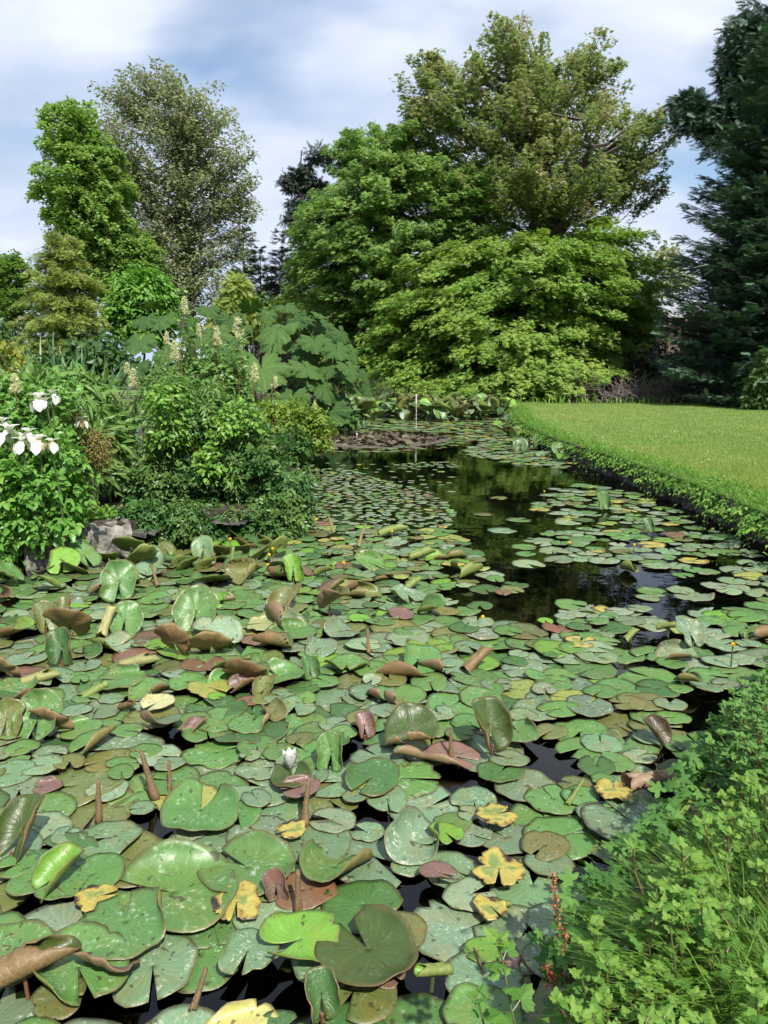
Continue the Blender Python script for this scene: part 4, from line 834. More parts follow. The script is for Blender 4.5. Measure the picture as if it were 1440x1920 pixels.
def tree2(name, label, base, blobs, mat, tmpl, size, n, per, L, w, droop, trunk, bark, up_bias, thick=.12, expo=.42, hub_drop=.5, limbs=14, root=None, part='crown', twig=1., rag=.14, axis=None, outn=.35):
    """trunk, limbs and many elongated leafy sprays growing outward from the trunk axis, so that the edge is ragged and light falls between the sprays"""
    base = np.asarray(base, float); new = root is None
    if new: root = thing(name, label, 'tree', tuple(base))
    tb, cb = MB(), MB(); Cn = np.array([b[0] for b in blobs]); Rn = np.array([b[1] for b in blobs]); dn = np.array([b[2] for b in blobs])
    wgt = dn*(Rn[:, 0]*Rn[:, 2]+Rn[:, 0]*Rn[:, 1]+Rn[:, 1]*Rn[:, 2]); wgt /= wgt.sum(); k = rng.choice(len(blobs), n*2, p=wgt)
    d = unit(rng.normal(0, 1, (n*2, 3))); f = rng.random(n*2)**expo*rng.uniform(1-rag, 1+rag, n*2); T = Cn[k]+d*f[:, None]*Rn[k]
    q = np.min(np.where(np.arange(len(blobs))[None] == k[:, None], 9, np.linalg.norm((T[:, None]-Cn[None])/Rn[None], axis=2)), axis=1)
    T = T[(q > .8) | (rng.random(n*2) < .4)][:n]; T = T[T[:, 2] > BANK+.1]; n = len(T)
    cx = Cn.mean(0) if axis is None else np.asarray(axis, float); tz = max(Cn[:, 2]+Rn[:, 2]*.35); top = np.array([cx[0], cx[1], tz]); tr = curve(base-[0, 0, .3], top, 0, 12, .01)
    if new: tube(tb, tr-base, trunk*np.linspace(1, .04, 12)**.8, 9)
    hd = np.hypot(T[:, 0]-cx[0], T[:, 1]-cx[1]); hz = np.clip(T[:, 2]-hub_drop*hd, base[2]+(tz-base[2])*.12, tz*.9); H_ = np.column_stack([np.interp(hz, tr[:, 2], tr[:, 0]), np.interp(hz, tr[:, 2], tr[:, 1]), hz])
    for i in rng.choice(n, min(limbs, n), replace=False):
        e = H_[i]+(T[i]-H_[i])*.85; c = curve(H_[i], e, rnd.uniform(-.02, .09), 7, .03); r0 = trunk*rnd.uniform(.28, .5); tube(tb, c-base, r0*np.linspace(1, .22, 7), 6)
        for j in rng.choice(n, 3): 
            if np.linalg.norm(T[j]-c[4]) < L*3: tube(tb, curve(c[4], T[j], .05, 5, .05)-base, r0*np.linspace(.4, .08, 5), 4)
    D = T-H_; D[:, 2] += up_bias*np.linalg.norm(D, axis=1); D = unit(D+rng.normal(0, .22, D.shape)); ln = L*rng.uniform(.55, 1.25, n)
    e1 = unit(np.cross(D, [0, 0, 1.])); e2 = np.cross(e1, D)
    for i in np.nonzero(rng.random(n) < twig)[0]:
        t = np.array([-1.1, -.5, 0.])[:, None]; P = T[i]+D[i]*ln[i]*t; P[:, 2] -= droop*ln[i]*(t[:, 0]+1)**2; tube(tb, P-base, [.028, .018, .006], 3)
    m = per; s_ = rng.random((n, m))**.75; sg = rng.uniform(-1, 1, (n, m)); ww = w*(1.1-.85*s_)*ln[:, None]/L
    P = T[:, None]+D[:, None]*(ln[:, None]*(s_-1))[..., None]+e1[:, None]*(sg*ww)[..., None]+e2[:, None]*(rng.normal(0, thick, (n, m)))[..., None]
    P[..., 2] -= droop*ln[:, None]*(s_**2+.5*sg*sg*w/L)
    P = P.reshape(-1, 3); P[:, 2] = np.maximum(P[:, 2], BANK*.5)
    xd = (D[:, None]*.7+e1[:, None]*(np.sign(sg)*.8)[..., None]).reshape(-1, 3)+rng.normal(0, .35, (n*m, 3)); xd[:, 2] -= .35
    od = D.copy(); od[:, 2] = 0
    nd = np.repeat(e2+od*outn+[0, 0, .3], m, 0)+rng.normal(0, .4, (n*m, 3))
    tone = np.clip((rng.random(n)[:, None]*.45+s_*.2+rng.random((n, m))*.4), 0, 1).ravel()
    stamp(cb, tmpl, P-base, xd, nd, size*rng.uniform(.65, 1.3, n*m), 0, tone)
    if tb.n: tb.build('trunk' if new else 'branches', M[bark], root)
    cb.build(part, mat, root); return root
# the tall gum tree: reddish open top, yellow green skirt to the water
G0 = 44.
gum_top = [(1000, 235, 225, 170, 0, 5.5), (1188, 285, 80, 98, 0, 3.5), (840, 185, 110, 85, 0, 3.), (950, 100, 70, 70, 0, 3), (1100, 150, 80, 80, 1, 3.), (1010, 340, 190, 60, -1, 5.), (785, 140, 55, 38, 0, 1.8), (1215, 325, 38, 36, 0, 2)]
gum_low = [(1020, 560, 220, 130, -3, 5.), (1140, 540, 100, 150, -1, 4.), (900, 620, 190, 110, -4, 4.5), (960, 470, 170, 55, -2, 4.), (1000, 690, 170, 55, -6, 3.5), (830, 715, 130, 40, -6, 3.), (1205, 575, 62, 85, -1, 2.8), (800, 570, 130, 105, -3.5, 4.), (735, 660, 85, 65, -4, 3.)]
g_base = gb(1000, G0)
o = tree2('gum_tree', 'tall spreading tree with reddish tinged open top and yellow green skirts reaching the pond', g_base, blobs_px(gum_top, G0), M['gum_top'], T_STAR, .20, 760, 62, 1.9, .55, .12, .62, 'bark', .25, .18, .55, .75, 34, rag=.16, outn=1.0, twig=.6)
tree2('', '', g_base, blobs_px(gum_low, G0), M['gum'], T_STAR, .20, 1500, 95, 2.2, .7, .28, .62, 'bark', .0, .11, .4, .15, 14, root=o, part='lower_crown', twig=.4, outn=.7)
dome = [(730, 450, 185, 170, -1, 6.), (780, 320, 150, 105, -1, 5.), (630, 530, 105, 170, 0, 4.5), (880, 390, 85, 100, -2, 4.), (680, 290, 75, 75, 0, 3.), (760, 590, 130, 100, -2, 4.5), (590, 450, 60, 90, 0, 3)]
tree2('maple_tree', 'broad dome shaped green tree left of the taller reddish one', gb(735, 46), blobs_px(dome, 46), M['dome'], T_STAR, .195, 1500, 95, 2.1, .65, .25, .5, 'bark', .05, .12, .36, .3, 12, twig=.4, outn=.85)
# left group
tul = [(130, 250, 64, 80, 0, 2.8), (150, 340, 98, 80, 0, 3.4), (180, 400, 80, 60, 0, 3), (205, 330, 50, 70, 1, 2.4), (130, 400, 50, 45, 0, 2.4), (200, 455, 75, 50, 0, 3.), (265, 470, 45, 40, 0, 2), (215, 510, 60, 40, 0, 2)]
tree2('tulip_tree', 'leafy bright green upright tree at the left of the sparse grey one', gb(175, 52), blobs_px(tul, 52), M['tulip'], T_DIA, .26, 950, 80, 1.7, .55, .3, .38, 'bark', .15, .14, .42, .4, 12, twig=.4, outn=.85)
pop = [(225, 300, 60, 120, 0, 3.), (270, 430, 70, 80, 0, 3), (450, 360, 45, 80, 0, 2.), (330, 270, 145, 140, 0, 4.8), (250, 200, 75, 70, 0, 3), (400, 300, 75, 110, 0, 3.2), (340, 430, 110, 110, 0, 3.6), (430, 430, 45, 90, 0, 2.2), (350, 530, 95, 60, -1, 3), (300, 160, 50, 45, 0, 2), (450, 300, 34, 45, 0, 1.5)]
tree2('poplar_tree', 'tall thinly leaved grey green tree with twigs and trunk showing through', gb(362, 58), blobs_px(pop, 58), M['poplar'], T_DIA, .25, 1300, 36, 1.9, .55, .1, .40, 'bark_pale', .2, .2, .5, .5, 44, rag=.2, outn=1.0)
cyp = [(120, 440, 40, 16, 0, 1.2), (110, 480, 62, 18, 0, 1.6), (125, 520, 75, 20, -.3, 2.), (120, 560, 85, 20, -.5, 2.3), (125, 600, 95, 20, -.8, 2.5), (115, 640, 95, 18, -1, 2.6)]
o = tree2('swamp_cypress', 'small feathery yellow green conifer with layered drooping branches', gb(118, 36), blobs_px(cyp, 36), M['cypress'], T_FEA, .17, 560, 60, 1.1, .36, .35, .2, 'bark_pale', .0, .06, .4, .05, 16, rag=.2)
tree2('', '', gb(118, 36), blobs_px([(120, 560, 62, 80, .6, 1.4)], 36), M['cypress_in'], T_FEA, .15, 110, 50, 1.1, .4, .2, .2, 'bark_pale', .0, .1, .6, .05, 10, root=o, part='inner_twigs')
def add_crown(root, blobs, mat, tmpl, size, per, sr, n_sp, name='crown', **k):
    r2 = plant('tmp', '', 'tree', root.location, blobs, mat, tmpl, size, per, sr, n_sp, kind_parts=('branches', name), **k)
    for ch in list(r2.children): ch.parent = root
    bpy.data.objects.remove(r2)
plant('flowering_shrub', 'rounded bright green shrub in front of the sparse tall tree', 'shrub', gb(268, 40), blobs_px([(270, 545, 52, 40), (240, 575, 45, 30), (300, 580, 35, 30), (270, 610, 60, 30)], 40), M['bright'], T_DIA, .3, 46, .6, 40, .08, 'bark', .3, .3, .7, .5)
tree2('broadleaf_tree', 'rounded dark green tree at the far left edge behind the feathery conifer', gb(20, 60), blobs_px([(20, 500, 55, 45), (-40, 520, 60, 60), (50, 560, 50, 50), (10, 600, 60, 40), (-60, 620, 60, 50)], 60), M['dome'], T_DIA, .28, 320, 70, 1.8, .6, .3, .35, 'bark', .1)
plant('weeping_conifer', 'little yellow green weeping conifer tip above the giant leaves', 'tree', gb(445, 40), blobs_px([(447, 535, 18, 18), (440, 560, 30, 18), (455, 580, 40, 20), (430, 600, 40, 20)], 40), M['cypress'], T_FEA, .36, 36, .5, 60, .08, 'bark_pale', .2, 1., .6, .6)

def conifer(name, label, base, h, rmax, levels, per, mat, fsize=.55, droop=.22, up=.12, z0=.04, seed=0, bare=0., shoot=1., group=None):
    base = np.asarray(base, float); root = thing(name, label, 'tree', tuple(base), group); tb, cb = MB(), MB()
    tube(tb, np.column_stack([np.linspace(0, .1, 8), np.zeros(8), np.linspace(-.3, h, 8)]), h*.02*np.linspace(1, .08, 8), 8)
    for lv in range(levels):
        f = lv/(levels-1); z = h*(z0+(1-z0)*f**.93); L0 = rmax*(1-f)**(.5 if shoot >= 1 else .85)+.15
        for j in range(max(4, int(per*(1-f*.5)))):
            if rnd.random() < bare: continue
            az = rnd.uniform(0, 6.283); L = L0*rnd.uniform(.68, 1.12); n = 7; t = np.linspace(0, 1, n); H_ = np.array([math.cos(az), math.sin(az), 0])
            dr = droop*rnd.uniform(.6, 1.3)*(1-f*.8); P = t[:, None]*L*H_+np.array([0, 0, 1])*(z+rnd.uniform(-.5, .5)*h/levels+L*(-dr*t+up*1.3*t**3+(.35*f*t)))[:, None]
            tube(tb, P, max(.012, L*.009)*np.linspace(1, .3, n), 4)
            m = int(12+L*32*shoot); s = np.sort(rng.random(m))**.75*.95+.05; p = np.column_stack([np.interp(s, t, P[:, k]) for k in range(3)])
            side = np.array([-math.sin(az), math.cos(az), 0]); sg = np.where(np.arange(m) % 2 == 0, 1, -1); ln = (1.05-s)*L*.42+.32
            p2 = p+side*(sg*ln*rng.uniform(.1, 1., m))[:, None]-np.array([0, 0, 1])*(ln*.18)[:, None]
            xd = H_[None]*.9+side[None]*(sg*.75)[:, None]+rng.normal(0, .18, (m, 3))+np.array([0, 0, .02]); nd = np.tile([0, 0, 1.], (m, 1))+rng.normal(0, .25, (m, 3))-H_*.1
            stamp(cb, T_FEA, p2, xd, nd, fsize*rng.uniform(.6, 1.15, m), 0, np.clip(rng.random(m)*.6+.4*s, 0, 1))
    tb.build('trunk', M['bark'], root); cb.build('crown', mat, root); return root
conifer('spruce_tree', 'dense dark green spruce skirted to the lawn, in front of a taller conifer', gb(1475, 34), 16.0, 5.4, 44, 24, M['spruce'], .40, .28, .14, .03)
conifer('fir_tree', 'very tall dark conifer with ragged side branches rising out of the frame', gb(1500, 41), 30, 5.0, 40, 12, M['spruce'], .52, .2, .2, .22, bare=.2)
bo = [ob for ob in bpy.data.objects if ob.name == 'fir_tree'][0]
add_crown(bo, blobs_px([(1295, 190, 30, 14), (1330, 225, 50, 24), (1285, 215, 20, 10), (1340, 262, 22, 22), (1370, 200, 40, 24), (1375, 100, 30, 30), (1400, 50, 30, 30), (1390, 150, 30, 25)], 40), M['spruce'], T_FEA, .36, 60, .6, 36, 'side_boughs', trunk=.35, flat=.3, droop=.4, branch=.7, shell=.2, top=(gb(1500, 41)[0], 41, 25))
for px, Y, hpx, w, l in ((462, 66, 405, 2.2, 'dark narrow conifer beside the sparse grey tree'), (492, 70, 470, 2., 'shorter dark conifer in the gap between the tree groups'), (512, 72, 505, 1.6, 'lowest dark conifer tip in the gap between the tree groups'), (532, 62, 445, 1.6, 'slim dark conifer against the broad dome shaped tree')):
    P = dep(px, hpx, Y); conifer('far_conifer', l, gb(px, Y), P[2]-BANK, w, 16, 8, M['pine'], .6, .1, .1, .05, shoot=.6, group='dark conifers in the far gap')
plant('pine_tree', 'dark tufted pine leaning out behind the broad dome shaped tree', 'tree', gb(575, 56), blobs_px([(600, 290, 22, 14), (570, 320, 22, 12), (545, 345, 22, 14), (585, 345, 25, 14), (560, 385, 20, 14), (548, 410, 14, 10), (600, 380, 20, 20), (560, 440, 20, 8), (545, 520, 20, 30), (560, 560, 30, 20)], 56), M['pine'], T_FEA, .42, 26, .42, 20, .22, 'bark', .35, .1, .6, .5, branch=.8, shell=.2)
plant('tall_pine', 'thin leaved far tree in the gap beside the dark spruce', 'tree', gb(1250, 62), blobs_px([(1250, 480, 30, 18), (1235, 500, 25, 20), (1265, 520, 30, 20), (1240, 545, 25, 18)], 62), M['poplar'], T_DIA, .4, 30, .8, 30, .2)
# undergrowth closing the view under the trees
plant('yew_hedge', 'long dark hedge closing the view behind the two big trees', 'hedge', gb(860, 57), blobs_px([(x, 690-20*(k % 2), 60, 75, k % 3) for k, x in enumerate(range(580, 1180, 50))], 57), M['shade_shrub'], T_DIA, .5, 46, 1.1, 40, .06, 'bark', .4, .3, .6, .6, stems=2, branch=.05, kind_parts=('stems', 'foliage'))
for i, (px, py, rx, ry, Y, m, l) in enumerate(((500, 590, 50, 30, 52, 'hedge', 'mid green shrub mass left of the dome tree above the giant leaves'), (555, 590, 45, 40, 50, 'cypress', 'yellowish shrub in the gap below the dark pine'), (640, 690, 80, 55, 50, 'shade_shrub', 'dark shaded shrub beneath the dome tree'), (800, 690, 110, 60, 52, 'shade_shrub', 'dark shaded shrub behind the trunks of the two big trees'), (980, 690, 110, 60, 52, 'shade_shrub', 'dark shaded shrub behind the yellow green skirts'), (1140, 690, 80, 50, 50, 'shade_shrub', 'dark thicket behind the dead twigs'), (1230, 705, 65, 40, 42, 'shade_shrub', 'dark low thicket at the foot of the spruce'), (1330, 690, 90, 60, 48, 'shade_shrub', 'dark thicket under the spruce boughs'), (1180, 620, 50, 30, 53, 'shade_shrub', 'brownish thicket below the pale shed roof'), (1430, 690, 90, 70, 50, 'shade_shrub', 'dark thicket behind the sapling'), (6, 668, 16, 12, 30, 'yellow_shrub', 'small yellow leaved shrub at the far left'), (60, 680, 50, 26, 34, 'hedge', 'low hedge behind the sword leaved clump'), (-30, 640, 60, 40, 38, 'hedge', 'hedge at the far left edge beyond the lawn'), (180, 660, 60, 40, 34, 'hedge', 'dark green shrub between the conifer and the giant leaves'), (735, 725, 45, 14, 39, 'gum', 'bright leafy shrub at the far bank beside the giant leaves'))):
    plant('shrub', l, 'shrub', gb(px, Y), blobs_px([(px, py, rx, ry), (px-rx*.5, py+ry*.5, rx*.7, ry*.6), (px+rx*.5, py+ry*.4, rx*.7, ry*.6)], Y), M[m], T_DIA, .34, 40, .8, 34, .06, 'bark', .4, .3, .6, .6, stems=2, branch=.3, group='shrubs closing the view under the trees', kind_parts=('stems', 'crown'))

# ---------------------------------------------------------------- giant rhubarb (gunnera)
def gunnera_leaf_mesh(seed):
    r_ = np.random.default_rng(seed); nl = 7; nt = 127; th = np.linspace(-2.95, 2.95, nt); k = np.linspace(0, nl, nt); fr = np.abs((k % 1)-.5)*2; kk = r_.uniform(0, 6.28, 8)
    u = (k*3) % 1; tooth = 1-np.abs(u-.5)*2
    rim = (1-.24*fr**2.2)*(1-.05*np.abs(th/2.95)**2)*(1+.10*np.sin(th*2+kk[3])*.6)-.05+.10*tooth**.7+.02*np.where(np.arange(nt) % 2 == 0, 1, -1)+r_.normal(0, .012, nt)
    V = []; nr = 10; v = []
    for r in np.linspace(.03, 1, nr):
        rr = r*(rim if r > .62 else 1+(rim-1)*(r/.62)**3); z = .10*r-.22*r**2.2-.05*fr**1.5*r+.03*r*np.abs(np.sin(k*math.pi*2))*np.sin(r*11)
        z = z+r*r*(.10*np.sin(th*2+kk[0])+.08*np.sin(th*3+kk[1])+.04*np.sin(th*5+kk[2]))+.012*r*r_.normal(0, 1, nt)
        V.append(np.column_stack([rr*np.cos(th)*1.02, rr*np.sin(th)*1.08, z])); v.append(np.maximum((1-fr)**16, .55*(1-np.abs(((k*2) % 1)-.5)*2 < .16)*(r > .35)))
    V = np.vstack(V); v = np.vstack(v); i = np.arange(nt-1); q = np.vstack([np.stack([r*nt+i, (r+1)*nt+i, (r+1)*nt+i+1, r*nt+i+1], -1) for r in range(nr-1)])
    vv = np.concatenate([np.clip(.15+.85*v[r][:-1]*(1-r/nr*.75)+r_.normal(0, .08, nt-1), 0, 1) for r in range(nr-1)])
    mb = MB(); mb.add(V, q, 0, vv); o = mb.build('leaf', M['gunnera'], smooth=True); me = o.data; bpy.data.objects.remove(o); return me
GL = [gunnera_leaf_mesh(s) for s in range(4)]
def gunnera(label, base, leaves, Y0):
    base = np.asarray(base, float); root = thing('giant_rhubarb', label, 'plant', tuple(base)); sb = None
    for (px, py, w, dy, face, tilt) in leaves:
        P = dep(px, py, Y0+dy+rnd.uniform(-.5, .7)); R = w*mpp(P)*.5*rnd.uniform(.72, 1.05); az = R_(face+rnd.uniform(-30, 30)); tl = R_(tilt+rnd.uniform(-16, 14))
        # leaf normal tips by tilt from vertical towards the heading face
        n = Vector((math.cos(az)*math.sin(tl), math.sin(az)*math.sin(tl), math.cos(tl))); x = Vector((math.cos(az)*math.cos(tl), math.sin(az)*math.cos(tl), -math.sin(tl))); y = n.cross(x)
        o = bpy.data.objects.new('leaf', rnd.choice(GL)); C.objects.link(o); o.parent = root
        from mathutils import Matrix
        m = Matrix.Identity(4)
        for k, a in enumerate((x, y, n)):
            for r in range(3): m[r][k] = a[r]*R
        for r in range(3): m[r][3] = (P-base)[r]
        o.matrix_local = m
        mb = MB(); b = np.array([rng.normal(0, .35)+(P-base)[0]*.45, rng.normal(0, .35)+.4+(P-base)[1]*.5, -.1]); tube(mb, curve(b, P-base+np.array(n)*-.01, .06, 7), np.linspace(.045, .02, 7)*max(R, .5), 6); st = mb.build('stalk', M['stem'], o); st.matrix_parent_inverse = m.inverted()
    return root
GY = 21.5
gl = [(520, 618, 95, 0, 250, 42), (490, 690, 125, -1.5, 265, 62), (548, 745, 88, -1.6, 275, 55), (615, 772, 90, -.8, 280, 68), (655, 690, 70, -.6, 300, 50), (632, 655, 66, 0, 290, 48), (590, 640, 72, .3, 280, 40), (555, 600, 56, .6, 250, 60), (600, 612, 52, .8, 300, 55), (470, 572, 60, 1.2, 90, 30), (430, 600, 70, .6, 240, 45), (395, 630, 84, 0, 255, 50), (350, 610, 74, .5, 240, 48), (300, 600, 76, .8, 235, 45), (270, 600, 56, 1, 230, 48), (260, 640, 66, 0, 235, 52), (310, 660, 80, -.5, 250, 50), (360, 690, 90, -.8, 255, 55), (420, 660, 84, -.4, 262, 50), (450, 640, 66, .2, 200, 40), (575, 690, 78, -.4, 285, 50), (605, 725, 74, -.6, 310, 55), (665, 725, 60, -.2, 320, 60), (640, 755, 60, -.4, 300, 70), (570, 660, 70, .2, 260, 45), (535, 575, 44, 1.5, 270, 35), (500, 590, 52, 1.2, 230, 40), (685, 705, 48, 0, 330, 55), (300, 720, 80, -.8, 255, 55), (400, 740, 90, -1.2, 262, 58), (250, 690, 66, -.4, 240, 55), (455, 760, 80, -1.4, 268, 60), (340, 575, 52, 1.4, 220, 38), (390, 580, 56, 1.4, 270, 34), (620, 690, 62, -.9, 270, 46), (580, 780, 66, -.6, 285, 70), (280, 570, 40, 1.8, 120, 30), (600, 590, 44, 1.4, 320, 40), (640, 625, 46, 1., 320, 45), (660, 660, 48, .6, 325, 52)]
gunnera('huge clump of jagged giant rhubarb leaves on the left bank', gb(470, GY+1), gl+[(x+rnd.uniform(-25, 25), y+rnd.uniform(5, 30), w*.7, dy+1.4, f, t) for x, y, w, dy, f, t in gl[::2]], GY)

# ---------------------------------------------------------------- left flower border
def bush(name, label, Y, blobs, mat, tmpl, size, per, sr, n_sp, base=None, cat='shrub', group=None, z=BANK, stem='stem', st=.008, **k):
    b = gb(np.mean([q[0] for q in blobs]), Y, z) if base is None else base
    return plant(name, label, cat, b, blobs_px(blobs, Y), M[mat], tmpl, size, per, sr, n_sp, st, stem, stems=2, kind_parts=('stems', 'foliage'), group=group, ground_z=.03, **{**dict(flat=.5, droop=.25, up=.7, tan=.5, branch=.7), **k})
def blob_fill(poly, n, rx, ry, dy=.5, dn=(.5, 1.3)):
    p = rand_in(np.array(poly, float), n); return [(x, y, rnd.uniform(*rx), rnd.uniform(*ry), rnd.uniform(-dy, dy), rnd.uniform(.25, .45), rnd.uniform(*dn)) for x, y in p]
bush('rose_bush', 'large dark green bush with small toothed leaflets overhanging the pond', 9.5, blob_fill([(265, 900), (285, 810), (330, 760), (420, 750), (470, 810), (515, 870), (530, 950), (440, 980), (290, 970)], 40, (22, 46), (18, 40), .6), 'rose', T_PIN, .105, 7, .13, 74)
bush('wild_rose', 'paler stems with rounder single leaves mixed through the big bush', 9.4, blob_fill([(265, 900), (285, 800), (330, 740), (430, 730), (480, 800), (520, 860), (535, 950), (440, 980), (290, 970)], 22, (16, 40), (16, 40), .6), 'bankweed', T_OV, .06, 14, .13, 50)
bush('rose_bush', 'lower skirt of the big bush trailing its leaflets over the water', 9.0, blob_fill([(430, 930), (540, 890), (552, 960), (520, 985), (430, 985)], 10, (20, 36), (16, 28), .2), 'rose', T_PIN, .12, 7, .14, 90)
bush('willowherb', 'thin upright light green stems threading through the big bush', 9.3, blob_fill([(290, 860), (300, 760), (440, 750), (490, 830), (470, 880), (330, 880)], 12, (5, 10), (40, 70), .4), 'lance', T_LAN, .09, 7, .08, 46, branch=1., cat='plant')
bush('loose_climber', 'lighter green leafy shoots tumbling over the bank beside the long pale stone', 8.05, [(300, 985, 45, 25), (270, 965, 28, 22), (340, 970, 45, 26), (300, 1010, 40, 12), (360, 1000, 30, 16), (262, 1000, 12, 16)], 'rose', T_PIN, .10, 7, .11, 110, second=M['strap'])
bush('loose_climber', 'leafy shoots hanging to the water under the big bush', 8.5, [(400, 985, 50, 26), (480, 985, 45, 22), (440, 1000, 40, 14), (530, 975, 22, 20), (400, 1005, 30, 10)], 'rose', T_PIN, .10, 7, .11, 110)
bush('rose_bush', 'upright thin leafy shoots rising out of the top of the big bush', 10.2, [(385, 720, 45, 50), (352, 660, 12, 60), (430, 720, 40, 40), (320, 730, 40, 40), (345, 600, 6, 25), (450, 690, 10, 50), (290, 740, 20, 45), (405, 670, 8, 45)], 'lance', T_OV, .07, 8, .10, 22, branch=1.)
bush('ground_elder', 'bright green broad leaflet plants crowding the near left corner', 7.3, [(20, 880, 60, 50), (90, 890, 45, 55), (30, 950, 50, 50), (95, 955, 40, 40), (10, 1010, 45, 40), (60, 850, 60, 26, .2), (-40, 920, 50, 100), (20, 1050, 25, 20)], 'ash', T_PIN, .17, 6, .15, 75)
bush('peony_bush', 'pale green mound of narrow pointed leaves behind the white irises', 8.9, [(150, 765, 52, 52), (185, 810, 40, 55), (115, 735, 45, 32), (195, 860, 30, 40), (75, 770, 40, 36), (60, 735, 40, 24)], 'lance', T_LAN, .19, 14, .15, 95, cat='plant', up=.3, tan=.9)
bush('dock_plant', 'dock with brownish seed heads and coarse leaves between the irises and bush', 8.1, [(140, 830, 28, 30), (165, 855, 34, 24), (128, 795, 14, 34), (180, 835, 26, 20)], 'dock', T_OV, .022, 70, .12, 60, cat='plant', st=.006)
bush('wild_geranium', 'tangled light green weed stems between the white irises', 7.8, [(40, 780, 45, 40), (100, 800, 40, 35), (20, 740, 30, 30), (110, 740, 30, 25)], 'ash', T_LOB5, .06, 9, .12, 70, cat='plant')
bush('creeping_weed', 'small bright leaved weed on the soil above the long pale stone', 8.05, [(185, 972, 42, 20), (215, 985, 26, 12), (165, 985, 20, 10)], 'bright', T_OV, .04, 26, .08, 60, cat='plant')
bush('strawberry_plant', 'yellowish green trailing leaves over the grey edging stone', 7.55, [(105, 1003, 30, 10), (120, 1012, 12, 10)], 'fern', T_PIN, .09, 8, .06, 60, cat='plant')
bush('fern_mound', 'yellow green ferny mound sloping to the water beyond the big bush', 16., [(540, 790, 50, 22), (510, 780, 40, 20), (570, 815, 35, 18), (590, 790, 22, 14), (530, 830, 40, 22), (490, 800, 40, 30)], 'fern', T_PIN, .2, 9, .2, 70, cat='plant')
bush('bank_plant', 'glossy green plants at the waterline below the ferny mound', 12.5, [(530, 860, 30, 30), (545, 830, 26, 16), (520, 890, 30, 30)], 'rose', T_PIN, .16, 9, .16, 70, cat='plant')
bush('bank_plant', 'dark leafy plant at the bank foot between giant leaves and brown island', 22., [(600, 800, 24, 12), (640, 780, 30, 12), (570, 822, 20, 9)], 'rose', T_OV, .16, 12, .2, 60, cat='plant')
def clump(name, label, px, Y, n, h, w, spread, mat, lean=(.1, .7), seg=6, droop=.0, z=BANK, cat='plant', group=None):
    b = np.array(gb(px, Y, z)); root = thing(name, label, cat, tuple(b), group); mb = MB()
    P = np.column_stack([rng.normal(0, spread, n), rng.normal(0, spread*.6, n), np.zeros(n)-.02]); blades(mb, P, rng.uniform(*h, n), rng.random(n)*6.283, rng.uniform(*lean, n), rng.uniform(w*.7, w*1.2, n), seg, tipdroop=droop); mb.build('foliage', M[mat], root); return root
clump('flag_iris', 'tall clump of blue green sword leaves with a few yellowed ones', 130, 11.0, 110, (1.5, 2.35), .095, .40, 'sword', (.05, .6))
clump('flag_iris', 'shorter sword leaves spreading beside the tall blue green clump', 200, 10.8, 60, (1.1, 1.75), .085, .25, 'sword', (.2, .9))
clump('day_lily', 'arching green strap leaves at the foot of the pale green mound', 205, 9.3, 70, (.4, .8), .035, .22, 'strap', (.4, 1.3))
clump('sedge_tuft', 'dark grassy tuft on the far bank right of the giant leaves', 720, 36.5, 160, (.9, 1.7), .05, .6, 'reed', (.1, .8), z=.1)
clump('sedge_tuft', 'darker grassy tuft behind the far raised lily leaves', 670, 37.5, 160, (.9, 1.6), .05, .6, 'reed', (.1, .8), z=.1)
clump('reed_shoots', 'thin reed shoots standing in water off the bank by the bush', 572, 13.0, 22, (.2, .45), .012, .14, 'grass', (0, .15), 3, z=-.05)
for px, py, l, k in ((175, 700, 'single yellow orange dying sword leaf in the tall clump', 'x'),):
    b = np.array(gb(px, 10.9)); root = thing('withered_leaf', l, 'leaf', tuple(b)); mb = MB(); blades(mb, [[0, 0, 0]], 1.75, 1.2, .15, .06, 6); mb.build('blade', M['tan_petal'], root)
def meadowsweet(px, py0, py1, Y, label, w=16):
    b = dep(px, py0, Y); b[2] = BANK; t = dep(px, py1, Y); k = mpp(t); root = thing('meadowsweet', label, 'flower', tuple(b), 'cream flower plumes of the left border')
    mb = MB(); base_l = np.array([rng.normal(0, .08), 0, 0]); tube(mb, curve(base_l, t-b, 0, 6, .012), np.linspace(.007, .003, 6), 5); mb.build('stem', M['stem_red'], root)
    mb = MB(); n = 30; H_ = w*2.4*k
    c = t-b+np.column_stack([rng.normal(0, w*.26*k, n), rng.normal(0, w*.26*k, n), rng.uniform(-H_*.7, H_*.25, n)]); c[:, :2] = (t-b)[:2]+(c[:, :2]-(t-b)[:2])*np.clip(1-(c[:, 2:]-(t-b)[2]+H_*.5)/H_, .15, 1)
    P = np.repeat(c, 24, 0)+rng.normal(0, w*.13*k, (n*24, 3)); stamp(mb, T_DIA, P, rng.normal(0, 1, (len(P), 3)), rng.normal(0, 1, (len(P), 3)), .016); mb.build('blossom', M['cream'], root)
    mb = MB(); s = rng.uniform(.45, .9, 14); P = (t-b)*s[:, None]; a = rng.random(14)*6.28; stamp(mb, T_PIN, P, np.column_stack([np.cos(a), np.sin(a), .2+0*a]), np.tile([0, 0, 1.], (14, 1)), .13); mb.build('foliage', M['lance'], root)
